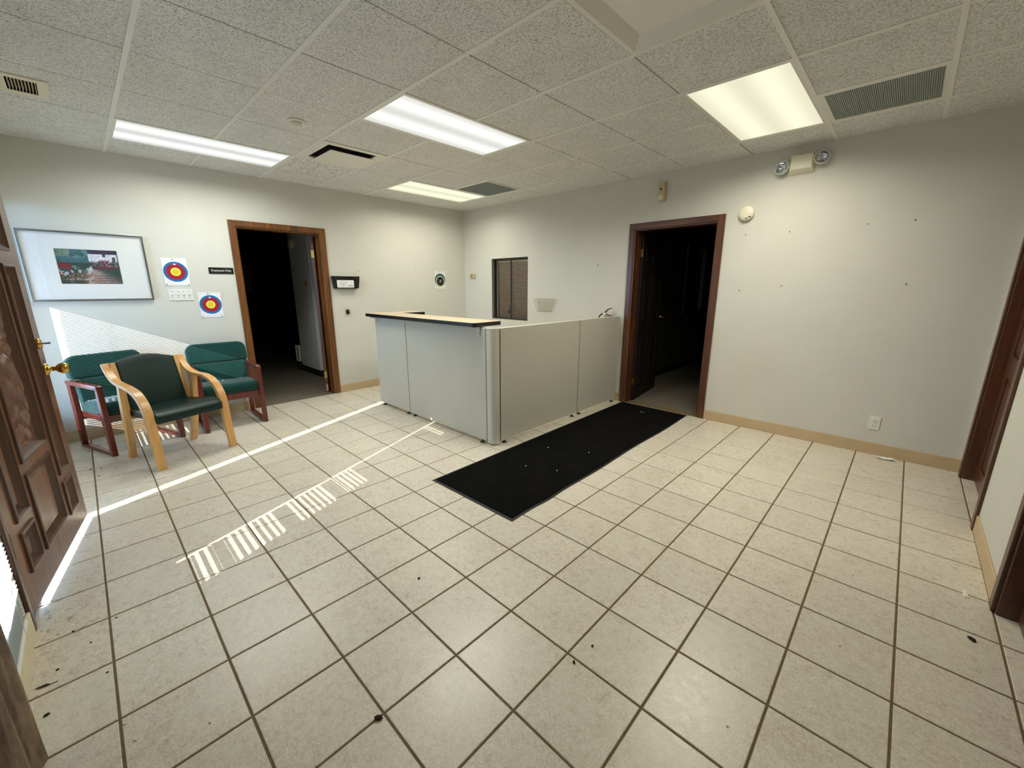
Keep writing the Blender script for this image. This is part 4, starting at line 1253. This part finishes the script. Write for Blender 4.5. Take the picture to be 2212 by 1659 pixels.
t = thing('emergency_light', 'white twin-head emergency light high on the back wall', 'light', **onB(4.545, 2.425))
g = G().add([(-0.090, -0.070, -0.050), (0.070, -0.070, -0.050), (0.085, 0, -0.085), (-0.105, 0, -0.085), (-0.085, -0.070, 0.062), (0.070, -0.070, 0.062), (0.085, 0, 0.070), (-0.090, 0, 0.070)],
            [(0, 1, 2, 3), (4, 5, 6, 7), (0, 1, 5, 4), (1, 2, 6, 5), (2, 3, 7, 6), (3, 0, 4, 7)])
obj('battery_box', g, 'ivory', t, 0.006, 3)
obj('test_switch', G().box(-0.035, 0.012, -0.0725, -0.070, -0.040, -0.030).lathe([(0.003, 0), (0.003, -0.002)], 8, (0.045, -0.070, 0.038), 'Y'), 'white_pl', t)
for s_, nm, zz in ((-1, 'lamp_head', -0.020), (1, 'lamp_head', 0.014)):
    hd = obj(nm, G().lathe([(0.018, 0.045), (0.030, 0.038), (0.048, 0.018), (0.056, 0.0), (0.056, -0.006), (0.050, -0.006), (0.050, 0.014), (0.030, 0.034), (0.014, 0.043)], 30, (0, 0, 0), 'Y', caps=False), 'white_pl', t)
    hd.location = (s_ * 0.140 - 0.008, -0.055, zz + 0.002); hd.rotation_euler = (R(-12), 0, R(-14 if s_ < 0 else 10))
    obj('reflector', G().lathe([(0.049, -0.003), (0.046, 0.006), (0.036, 0.018), (0.022, 0.027), (0.004, 0.031)], 24, (0, 0, 0), 'Y', caps=False), 'chrome', hd)
    obj('bulb', G().lathe([(0.006, 0.020), (0.010, 0.010), (0.010, 0.002), (0.004, -0.004)], 12, (0, 0, 0), 'Y'), 'chrome', hd)
    obj('lamp_lens', G().lathe([(0.050, -0.005), (0.044, -0.010), (0.02, -0.014)], 24, (0, 0, 0), 'Y'), 'lens', hd)
    obj('head_arm', G().bar((s_ * 0.060, -0.030, zz), (s_ * 0.110, -0.030, zz), 0.016, 0.016), 'ivory', t, 0.003)

t = thing('wall_outlet', 'white duplex outlet low on the back wall', 'outlet', **onB(5.340, 0.276))
obj('cover_plate', G().prism(rrect(-0.036, 0.036, -0.058, 0.058, 0.004, 3), -0.006, 0), 'white_pl', t, 0.002)
for zz in (0.020, -0.020):
    rc = obj('receptacle', G().prism(rrect(-0.017, 0.017, zz - 0.014, zz + 0.014, 0.010, 4), -0.009, -0.006), 'white_pl', t)
    obj('slots', G().box(-0.008, -0.0055, -0.0096, -0.009, zz - 0.002, zz + 0.007).box(0.0055, 0.008, -0.0096, -0.009, zz - 0.002, zz + 0.007).box(-0.002, 0.002, -0.0096, -0.009, zz - 0.011, zz - 0.007), 'black', rc)
obj('plate_screw', G().lathe([(0.003, 0), (0.003, -0.001)], 8, (0, -0.006, 0), 'Y'), 'steel', t)

# nails left in the walls
for x, z, lab in [(4.161, 1.881, 'dark nail directly under the round smoke alarm'), (4.515, 1.879, 'dark nail second from the smoke alarm in the upper row'),
                  (5.044, 1.891, 'dark nail third from the smoke alarm in the upper row'), (5.320, 1.894, 'dark nail at the far right of the upper row on the back wall'),
                  (4.165, 1.365, 'dark nail lower down beside the hall door casing'), (4.514, 1.409, 'dark nail lower down, second from the hall door casing'),
                  (1.751, 1.658, 'dark nail above the clear acrylic wall pocket'), (2.547, 1.655, 'dark nail just left of the hall door casing'),
                  (5.347, 1.422, 'dark nail lower down at the far right, above the outlet')]:
    o = obj('nail', G().lathe([(0.0028, 0.0), (0.0022, -0.007), (0.0042, -0.008), (0.0038, -0.010)], 8, (0, 0, 0), 'Y'), 'dust')
    o.location = (x, 0, z); tag(o, lab, 'nail', 'nails in the back wall')
for y, z, lab in [(-1.839, 1.818, 'dark nail high on the wall right of the office door'), (-0.958, 1.614, 'dark nail halfway between black wall pocket and corner target'),
                  (-1.852, 1.605, 'dark nail just above the black wall pocket'), (-1.373, 1.107, 'dark nail just above the left end of the counter')]:
    o = obj('nail', G().lathe([(0.0028, 0.0), (0.0022, 0.007), (0.0042, 0.008), (0.0038, 0.010)], 8, (0, 0, 0), 'X'), 'dust')
    o.location = (0, y, z); tag(o, lab, 'nail', 'nails beside the office door')

# ---------------------------------------------------------------- reception desk
PT = 0.062
def partition(name_label, x0, x1, y0, y1, h, face, seams=None, feet=()):
    """face: 'front' (-y) or 'side' (+x)"""
    cx_, cy_ = (x0 + x1) / 2, (y0 + y1) / 2
    t = thing('desk_panel', name_label, 'partition', (cx_, cy_, 0))
    a, b, c, d = x0 - cx_, x1 - cx_, y0 - cy_, y1 - cy_
    fr = G().box(a, b, c, d, 0.030, h - 0.012)
    if face == 'front':
        obj('panel_core', G().box(a + 0.001, b - 0.001, c + 0.006, d - 0.006, 0.030, h - 0.014), 'desk_frame', t)
        obj('panel_skin', G().box(a + 0.003, b - 0.003, c - 0.002, c + 0.006, 0.034, h - 0.014), 'desk_grey', t, 0.003)
        obj('panel_skin', G().box(a + 0.003, b - 0.003, d - 0.006, d + 0.002, 0.034, h - 0.014), 'desk_grey', t, 0.003)
    else:
        obj('panel_core', G().box(a + 0.006, b - 0.006, c + 0.001, d - 0.001, 0.030, h - 0.014), 'desk_frame', t)
        obj('panel_skin', G().box(b - 0.006, b + 0.002, c + 0.003, d - 0.003, 0.034, h - 0.014), 'desk_grey', t, 0.003)
        obj('panel_skin', G().box(a - 0.002, a + 0.006, c + 0.003, d - 0.003, 0.034, h - 0.014), 'desk_grey', t, 0.003)
    obj('top_cap', G().box(a, b, c - 0.001, d + 0.001, h - 0.014, h), 'desk_frame', t, 0.003)
    for (fx, fy) in feet:
        obj('leveller_foot', G().lathe([(0.024, 0.001), (0.024, 0.006), (0.010, 0.012), (0.006, 0.014), (0.006, 0.032)], 16, (fx - cx_, fy - cy_, 0)), 'black', t)
    return t
YF = -2.140; HP = 1.056
pA = partition('narrow pale grey desk panel at the left end of the front', 0.905, 1.552, YF, YF + PT, HP, 'front', feet=[(0.965, YF + 0.02), (1.49, YF + 0.02)])
pB = partition('wide pale grey desk panel of the front, under the counter', 1.558, 2.815, YF, YF + PT, HP, 'front', feet=[(1.62, YF + 0.02), (2.74, YF + 0.012)])
XS = 2.905
partition('longer grey desk panel along the black mat', XS - 0.05, XS, -2.054, -0.865, HP, 'side', feet=[(XS - 0.02, -1.99), (XS - 0.02, -0.93)])
partition('shorter grey desk panel next to the hall door', XS - 0.05, XS, -0.859, -0.025, HP, 'side', feet=[(XS - 0.02, -0.80), (XS - 0.02, -0.09)])
partition('grey desk panel closing the left end of the desk', 0.910, 0.910 + PT, YF + PT + 0.003, -1.60, HP, 'side', feet=[(0.94, -1.66)])
for pp, xx, cx_ in ((pA, 0.96, 1.2285), (pB, 2.745, 2.1865)):
    yb = YF + PT / 2
    br = G().prism([(-2.225 - yb, HP + 0.008), (-2.143 - yb, HP + 0.008), (-2.143 - yb, HP - 0.070), (-2.150 - yb, HP - 0.066), (-2.162 - yb, HP - 0.020), (-2.190 - yb, HP - 0.006), (-2.225 - yb, HP - 0.003)], xx - cx_ - 0.004, xx - cx_ + 0.004, 'YZ')
    obj('counter_bracket', br, 'white_metal', pp, 0.001)
obj('inventory_tag', G().prism(rrect(2.700 - 2.1865, 2.738 - 2.1865, HP - 0.066, HP - 0.040, 0.005, 3), -0.0350, -0.0332), 'paper', pB)
obj('tag_print', G().box(2.708 - 2.1865, 2.730 - 2.1865, -0.0354, -0.0350, HP - 0.056, HP - 0.048), plain('tag_ink', (70, 70, 70), 0.7), pB)
t = thing('corner_post', 'rounded pale grey corner post joining the two desk sides', 'post', (2.862, -2.098, 0))
pts = [(-0.043, 0.0), (-0.043, -0.042)] + [(0.043 - 0.05 + 0.05 * math.sin(a), -0.042 + 0.05 - 0.05 * math.cos(a)) for a in [k * PI / 2 / 8 for k in range(9)]] + [(0.043, 0.036), (-0.02, 0.036), (-0.02, 0.0)]
obj('post_cover', G().prism(pts, 0.020, HP - 0.008, 'XY', smooth=False), 'desk_frame', t, 0.001, 1)
obj('post_cap', G().prism(pts, HP - 0.008, HP + 0.002, 'XY'), 'desk_frame', t, 0.002)
obj('slotted_rail', G().box(-0.0465, -0.0435, -0.043, 0.0, 0.03, HP - 0.01).box(0.0, 0.043, 0.0365, 0.0395, 0.03, HP - 0.01), 'black', t)
gz = G()
for k in range(48): gz.box(-0.0470, -0.0430, -0.0445, -0.0425, 0.06 + k * 0.0205, 0.068 + k * 0.0205)
obj('rail_slots', gz, 'desk_frame', t)

t = thing('transaction_counter', 'beige laminate transaction counter with black edge on top of the desk', 'counter', (1.8, -2.07, HP))
top = rrect(0.865 - 1.8, 2.768 - 1.8, -2.235 + 2.07, -1.900 + 2.07, (0.012, 0.035, 0.02, 0.012), 5)
obj('counter_top', G().prism(top, 0.010, 0.044, 'XY'), 'black', t, 0.002, label='black counter edge')
top2 = rrect(0.868 - 1.8, 2.765 - 1.8, -2.232 + 2.07, -1.903 + 2.07, (0.010, 0.033, 0.018, 0.010), 5)
obj('laminate_surface', G().prism(top2, 0.044, 0.0455, 'XY'), 'laminate', t)
obj('return_wing', G().box(0.865 - 1.8, 1.115 - 1.8, -1.900 + 2.07, -1.585 + 2.07, 0.010, 0.044), 'black', t, 0.002, label='black edged short return of the counter')
obj('laminate_wing', G().box(0.868 - 1.8, 1.112 - 1.8, -1.903 + 2.07, -1.588 + 2.07, 0.044, 0.0455), 'laminate', t)
obj('screw_hole', G().lathe([(0.004, 0.0455), (0.004, 0.0462)], 10, (1.33 - 1.8, -1.99 + 2.07, 0)), 'dust', t)

# ---------------------------------------------------------------- black runner mat
def mat():
    t = thing('floor_mat', 'long black entrance mat running to the hall door', 'mat', (3.43, -1.46, 0))
    P0 = [(3.043, -2.907), (3.848, -2.891), (3.806, -0.020), (2.995, -0.020)]
    def P(u, v):
        a = Vector(P0[0]).lerp(Vector(P0[1]), u); b = Vector(P0[3]).lerp(Vector(P0[2]), u)
        return a.lerp(b, v)
    rn = random.Random(2)
    def sheet(u0, u1, v0, v1, z0, z1, nu, nv, wav):
        vs = []; fs = []
        for s_ in (0, 1):
            for j in range(nv + 1):
                for i in range(nu + 1):
                    u = u0 + (u1 - u0) * i / nu; v = v0 + (v1 - v0) * j / nv
                    p = P(u, v)
                    wx = 0.0
                    if i == nu: wx = 0.012 * math.exp(-((v - 0.13) / 0.045) ** 2) - 0.006 * math.sin(v * 14) * wav
                    z = z1 if s_ else z0
                    vs.append((p[0] + wx - 3.43, p[1] + 1.46, z))
        m = nu + 1; o_ = m * (nv + 1)
        for j in range(nv):
            for i in range(nu):
                a = j * m + i; fs.append((a, a + m, a + m + 1, a + 1)); a += o_; fs.append((a, a + 1, a + m + 1, a + m))
        for i in range(nu):
            fs.append((i, i + 1, o_ + i + 1, o_ + i)); a = nv * m + i; fs.append((a + 1, a, o_ + a, o_ + a + 1))
        for j in range(nv):
            a = j * m; fs.append((a + m, a, o_ + a, o_ + a + m)); a = j * m + nu; fs.append((a, a + m, o_ + a + m, o_ + a))
        return G().add(vs, fs)
    obj('rubber_border', sheet(0, 1, 0, 1, 0.0008, 0.0034, 4, 60, 1), 'rubber', t)
    m = NT('black_mat_pile')
    v = m.coord('Object')
    f = m.noise(v, 300, 3, 0.7); g2 = m.noise(v, 5, 4)
    m.base(m.mix(0.3, m.ramp(f, [(0.3, S((4, 4, 4))), (0.7, S((24, 24, 22)))]), m.ramp(g2, [(0.3, S((6, 6, 6))), (0.7, S((26, 25, 23)))])))
    m.rough(1.0); m.b.inputs['Specular IOR Level'].default_value = 0.05; m.bump(f, 0.8, 0.003)
    obj('mat_pile', sheet(0.025, 0.975, 0.008, 0.992, 0.0030, 0.0085, 4, 60, 1), m.m, t)
mat()

# ---------------------------------------------------------------- sled-base guest chairs
def sled_chair(label, loc, rotz):
    t = thing('guest_chair', label, 'chair', loc, rotz, 'green sled-base guest chairs')
    for s_ in (-1, 1):
        y = s_ * 0.253; hw = 0.020
        obj('foot_rail', G().prism([(-0.285, 0.0), (0.285, 0.0), (0.285, 0.030), (-0.255, 0.030), (-0.285, 0.045)], y - hw, y + hw), 'sled', t, 0.006)
        obj('front_post', G().prism([(0.245, 0.030), (0.285, 0.030), (0.283, 0.30), (0.272, 0.575), (0.262, 0.590), (0.232, 0.575), (0.214, 0.34), (0.220, 0.30)], y - hw, y + hw), 'sled', t, 0.006)
        obj('rear_post', G().prism([(-0.285, 0.030), (-0.245, 0.030), (-0.222, 0.32), (-0.226, 0.575), (-0.280, 0.575), (-0.284, 0.32)], y - hw, y + hw), 'sled', t, 0.006)
        obj('armrest', G().prism([(-0.292, 0.572), (0.270, 0.572), (0.276, 0.600), (0.262, 0.614), (-0.284, 0.610), (-0.294, 0.598)], y - hw - 0.002, y + hw + 0.002), 'sled', t, 0.008, 3)
    obj('seat_rail', G().box(0.222, 0.252, -0.235, 0.235, 0.285, 0.348), 'sled', t, 0.005, label='front seat rail')
    obj('seat_rail', G().box(-0.262, -0.232, -0.235, 0.235, 0.250, 0.310), 'sled', t, 0.005)
    obj('seat_rail', G().box(-0.235, 0.225, -0.235, -0.208, 0.280, 0.330), 'sled', t, 0.004)
    obj('seat_rail', G().box(-0.235, 0.225, 0.208, 0.235, 0.280, 0.330), 'sled', t, 0.004)
    se = obj('seat_cushion', G().prism([(-0.235, 0.312), (0.252, 0.350), (0.262, 0.372), (0.262, 0.432), (0.240, 0.456), (0.10, 0.458), (-0.235, 0.420)], -0.230, 0.230), 'green_fab', t, 0.020, 5)
    obj('seat_piping', G().tube([(0.264, -0.215, 0.395), (0.266, 0, 0.395), (0.264, 0.215, 0.395)], 0.004, 8), 'green_pipe', se)
    # back in two tiers, leaning back
    def tilt(g_):
        Mx = Matrix.Translation((-0.165, 0, 0.40)) @ Matrix.Rotation(R(-13), 4, 'Y')
        g_.v = [tuple(Mx @ Vector(v)) for v in g_.v]; return g_
    lo = tilt(G().prism(rrect(-0.238, 0.238, 0.0, 0.215, 0.012, 3), -0.045, 0.040, 'YZ'))
    obj('lower_back_cushion', lo, 'green_fab', t, 0.016, 4)
    hi = tilt(G().prism(rrect(-0.265, 0.265, 0.218, 0.425, (0.03, 0.03, 0.075, 0.075), 8), -0.050, 0.045, 'YZ'))
    obj('upper_back_cushion', hi, 'green_fab', t, 0.022, 5)
    return t
def place_front(front, a, depth=0.285):
    return (front[0] - math.cos(a) * depth, front[1] - math.sin(a) * depth, 0)
aL = R(18.5)
sled_chair('green armchair with red-brown sled frame nearest the entry door', place_front((0.662, -4.262), aL), aL)
aR = R(-1.5)
sled_chair('green armchair with red-brown sled frame next to the office door', place_front((0.645, -3.585), aR), aR)

# ---------------------------------------------------------------- bentwood chair
aB = R(19.6)
t = thing('bentwood_armchair', 'bent blond wood armchair with dark green vinyl, in front of the other two', 'chair',
          ((1.275 + 0.79) / 2, (-4.011 - 4.185) / 2, 0), aB)
for s_ in (-1, 1):
    yb, yf = s_ * 0.262, s_ * 0.272
    # arm and front leg as one laminated strip
    ctrl = [(-0.300, yb, 0.800), (-0.262, yb, 0.735), (-0.190, yb, 0.672), (-0.090, yb, 0.645), (0.030, yf, 0.632), (0.130, yf, 0.590), (0.200, yf, 0.500), (0.226, yf, 0.380), (0.236, yf, 0.230), (0.262, yf, 0.0)]
    p = catmull(ctrl, 6); n = len(p)
    ws = [0.050 + 0.008 * min(1, i / n * 2) for i in range(n)]
    ts = [0.024 + 0.016 * max(0, math.sin(PI * min(1, max(0, (i / n - 0.45) / 0.55)))) for i in range(n)]
    obj('arm_and_front_leg', G().ribbon(p, (0, 1, 0), ws, ts), 'maple', t, 0.003)
    ctrl = [(-0.125, s_ * 0.258, 0.640), (-0.150, s_ * 0.256, 0.520), (-0.178, s_ * 0.250, 0.340), (-0.205, s_ * 0.242, 0.200), (-0.262, s_ * 0.232, 0.0)]
    p = catmull(ctrl, 6); n = len(p)
    obj('rear_leg', G().ribbon(p, (0, 1, 0), [0.046] * n, [0.034 + 0.014 * math.sin(PI * i / n) for i in range(n)]), 'maple', t, 0.003)
    ctrl = [(-0.292, s_ * 0.222, 0.802), (-0.262, s_ * 0.222, 0.68), (-0.225, s_ * 0.222, 0.54), (-0.200, s_ * 0.222, 0.40)]
    p = catmull(ctrl, 5); n = len(p)
    obj('back_stile', G().ribbon(p, (0, 1, 0), [0.036] * n, [0.034] * n), 'maple', t, 0.003)
obj('stretcher', G().bar((-0.185, -0.23, 0.365), (-0.185, 0.23, 0.365), 0.03, 0.045), 'maple', t, 0.002)
# backrest, arched top, gently curved
def pad(name, fn, nu, nv, thick, mat, parent, bev):
    vs = []; fs = []
    for s_ in (0, 1):
        for j in range(nv + 1):
            for i in range(nu + 1):
                vs.append(fn(i / nu, j / nv, s_))
    m = nu + 1; o_ = m * (nv + 1)
    for j in range(nv):
        for i in range(nu):
            a = j * m + i; fs.append((a, a + m, a + m + 1, a + 1)); a += o_; fs.append((a, a + 1, a + m + 1, a + m))
    for i in range(nu):
        fs.append((i, i + 1, o_ + i + 1, o_ + i)); a = nv * m + i; fs.append((a + 1, a, o_ + a, o_ + a + 1))
    for j in range(nv):
        a = j * m; fs.append((a + m, a, o_ + a, o_ + a + m)); a = j * m + nu; fs.append((a, a + m, o_ + a + m, o_ + a))
    return obj(name, G().add(vs, fs, True), mat, parent, bev, 4)
def back_fn(u, v, s_):
    y = (u - 0.5) * 0.410
    arch = 0.045 * math.cos((u - 0.5) * PI)
    z = 0.400 + v * (0.400 + arch)
    x = -0.190 - 0.105 * v ** 1.15 - 0.016 * math.cos((u - 0.5) * PI)
    return (x + (0.022 if s_ else -0.022), y, z)
pad('backrest', back_fn, 12, 10, 0.04, 'green_vinyl', t, 0.012)
def seat_fn(u, v, s_):
    y = (u - 0.5) * (0.440 + 0.055 * v)
    x = -0.205 + v * 0.465
    z = 0.392 + 0.045 * v - 0.045 * max(0, (v - 0.78) / 0.22) ** 2 - 0.012 * math.cos((u - 0.5) * PI) * math.sin(PI * v)
    return (x, y, z + (0.034 if s_ else -0.034))
pad('seat', seat_fn, 12, 14, 0.05, 'green_vinyl', t, 0.014)

# ---------------------------------------------------------------- things in the office beyond
t = thing('whiteboard', 'pale board on the dark far wall inside the office', 'board', (-6.0, -1.70, 1.56), PI / 2)
obj('board_face', G().box(-0.13, 0.13, -0.02, 0.0, -0.30, 0.30), plain('board_grey', (150, 146, 130), 0.6), t, 0.003)
obj('board_edge', holed(-0.14, 0.14, -0.31, 0.31, [(-0.13, 0.13, -0.30, 0.30)], -0.024, 0.0, 'X'), 'alu', t)
t = thing('alarm_horn', 'round cream alarm horn high on the white wall inside the office', 'alarm', (-1.80, -2.024, 2.06), 0.0)  # alarm horn on the office wall block
obj('horn_body', G().lathe([(0.078, 0), (0.078, -0.03), (0.066, -0.045), (0.02, -0.05)], 32, (0, 0, 0), 'Y'), 'ivory', t)
obj('horn_ring', G().lathe([(0.040, -0.046), (0.040, -0.054), (0.032, -0.054)], 24, (0, 0, 0), 'Y'), 'beige_pl', t)
t = thing('wall_intercom', 'small grey intercom box on the white wall inside the office', 'intercom', (-1.31, -2.024, 1.43), 0.0)
obj('intercom_box', G().box(-0.055, 0.045, -0.030, 0, -0.035, 0.035), 'beige_pl', t, 0.003)
obj('intercom_plate', G().box(-0.10, -0.06, -0.008, 0, -0.02, 0.055), 'steel', t, 0.002)
obj('intercom_slot', G().box(-0.030, 0.022, -0.032, -0.030, 0.008, 0.020), 'black', t)
t = thing('paper_carton', 'white framed panel leaning at the foot of the office wall', 'panel', (-2.02, -2.05, 0.0), R(4))
obj('panel_frame', holed(-0.055, 0.055, 0.155, 0.43, [(-0.035, 0.035, 0.18, 0.405)], -0.02, 0.02, 'X'), 'white_pl', t, 0.003)
obj('panel_back', G().box(-0.035, 0.035, 0.0, 0.018, 0.18, 0.405), 'gap', t)
obj('panel_stand', G().box(-0.05, 0.05, -0.01, 0.01, 0.0, 0.156), 'gap', t)
t = thing('door_casing', 'orange brown wood casing on the dark far wall inside the office', 'casing', (-6.0, -0.68, 0.0), PI / 2)
obj('casing_board', G().box(-0.10, 0.06, -0.03, 0, 1.12, 2.28), 'trim_v', t, 0.004)

# ---------------------------------------------------------------- litter on the floor
o = None
def scrap(loc, label, w, d, rot, seed):
    rn = random.Random(seed); nx, ny = 6, 4; vs = []; fs = []
    for j in range(ny + 1):
        for i in range(nx + 1):
            vs.append(((i / nx - 0.5) * w + rn.uniform(-.003, .003), (j / ny - 0.5) * d + rn.uniform(-.003, .003), 0.004 + rn.uniform(0, 0.010) + 0.008 * abs(i / nx - 0.5)))
    for j in range(ny):
        for i in range(nx):
            a = j * (nx + 1) + i; fs.append((a, a + 1, a + nx + 2, a + nx + 1))
    n_ = len(vs)
    vs += [(v[0], v[1], v[2] - 0.0008) for v in vs]; fs += [tuple(reversed([k + n_ for k in f])) for f in fs]
    o = obj('paper_scrap', G().add(vs, fs), 'paper'); o.location = loc; o.rotation_euler = (0, 0, rot)
    return tag(o, label, 'paper')
scrap((5.452, -0.070, 0), 'crumpled white paper scrap by the baseboard under the outlet', 0.115, 0.05, R(10), 1)
o = obj('plaster_flake', G().add([(-0.03, -0.006, 0.001), (0.026, -0.010, 0.001), (0.030, 0.006, 0.001), (-0.024, 0.010, 0.001), (-0.026, -0.004, 0.008), (0.020, -0.006, 0.009), (0.024, 0.004, 0.007), (-0.020, 0.007, 0.009)],
                        [(0, 3, 2, 1), (4, 5, 6, 7), (0, 1, 5, 4), (1, 2, 6, 5), (2, 3, 7, 6), (3, 0, 4, 7)]), 'crumb')
o.location = (5.80, -1.862, 0); o.rotation_euler = (0, 0, R(100)); tag(o, 'pale plaster flake on the tiles beside the right wall', 'debris')
def pebble(name, r, mat, loc, label, cat, group, seed, sx=1.0):
    rn = random.Random(seed); g = G()
    pr = [(0.2, 0.0), (1.0, 0.35), (0.8, 0.8), (0.2, 1.0)]
    vs = []
    for a, h_ in pr:
        for k in range(6):
            q = rn.uniform(0.75, 1.15)
            vs.append((sx * a * r * q * math.cos(k * PI / 3), a * r * q * math.sin(k * PI / 3), h_ * r * 1.1))
    fs = [(5, 4, 3, 2, 1, 0), (18, 19, 20, 21, 22, 23)]
    for i in range(3):
        for k in range(6):
            k2 = (k + 1) % 6; fs.append((i * 6 + k, i * 6 + k2, (i + 1) * 6 + k2, (i + 1) * 6 + k))
    o = obj(name, g.add(vs, fs), mat); o.location = loc; o.rotation_euler = (0, 0, rn.uniform(0, 6))
    return tag(o, label, cat, group)
for k, (x, y, lab) in enumerate([(3.282, -1.836, 'white crumb on the mat nearest the long desk panel'), (3.392, -2.256, 'white crumb on the mat, leftmost of the four in its near half'),
                                 (3.623, -2.152, 'white crumb on the mat closest to its near end'), (3.604, -1.68, 'white crumb on the mat, rightmost of the four in its near half'),
                                 (3.377, -0.269, 'left one of two white crumbs at the hall door end of the mat'), (3.411, -0.279, 'right one of two white crumbs at the hall door end of the mat')]):
    pebble('crumb', 0.006, 'crumb', (x, y, 0.0085), lab, 'crumb', 'crumbs on the mat', k)
for k, (x, y) in enumerate([(5.183, -3.264), (5.22, -2.551), (5.405, -2.054), (5.41, -2.622), (4.99, -2.295), (3.747, -4.631), (3.838, -4.611), (3.944, -4.434), (3.441, -3.973)]):
    pebble('crumb', 0.0045, 'crumb', (x, y, 0.0), 'tiny pale crumb lying on the beige floor tiles', 'crumb', 'pale crumbs on the tiles', 20 + k)
for k, (x, y, r) in enumerate([(3.862, -3.57, 0.006), (4.695, -3.309, 0.005), (4.684, -3.42, 0.006), (3.09, -4.75, 0.0045), (3.22, -4.70, 0.0035), (3.30, -4.79, 0.004), (3.45, -4.66, 0.0035), (3.12, -4.62, 0.004),
                               (3.52, -4.81, 0.006), (0.30, -4.60, 0.006), (0.42, -4.66, 0.005), (0.95, -4.66, 0.005), (0.98, -4.60, 0.005), (1.15, -4.62, 0.005)]):
    pebble('grit', r, 'dust', (x, y, 0.0), 'tiny dark speck of grit on the beige floor tiles', 'grit', 'dark grit on the tiles', 40 + k, 1.5)
pebble('dead_beetle', 0.011, 'dust', (4.336, -4.044, 0.0), 'dark dead beetle on a grout line near the bottom edge', 'insect', None, 70, 1.4)
pebble('dead_beetle', 0.010, 'dust', (5.795, -2.213, 0.0), 'dark dead beetle on the tiles near the right wall', 'insect', None, 71, 1.8)
# leaf and strand by the front wall
o = obj('dry_leaf', G().add([(-0.045, 0, 0.002), (-0.015, -0.010, 0.006), (0.020, -0.008, 0.004), (0.050, 0.002, 0.003), (0.018, 0.009, 0.008), (-0.018, 0.008, 0.004)], [(0, 1, 2, 3, 4, 5)]).tube([(0.05, 0.002, 0.003), (0.075, 0.012, 0.002)], 0.0016, 5), 'dust')
o.scale = (0.5, 0.6, 0.6); o.location = (3.36, -4.825, 0.0); o.rotation_euler = (0, 0, R(70)); tag(o, 'dark dry leaf on the floor by the front baseboard', 'leaf')
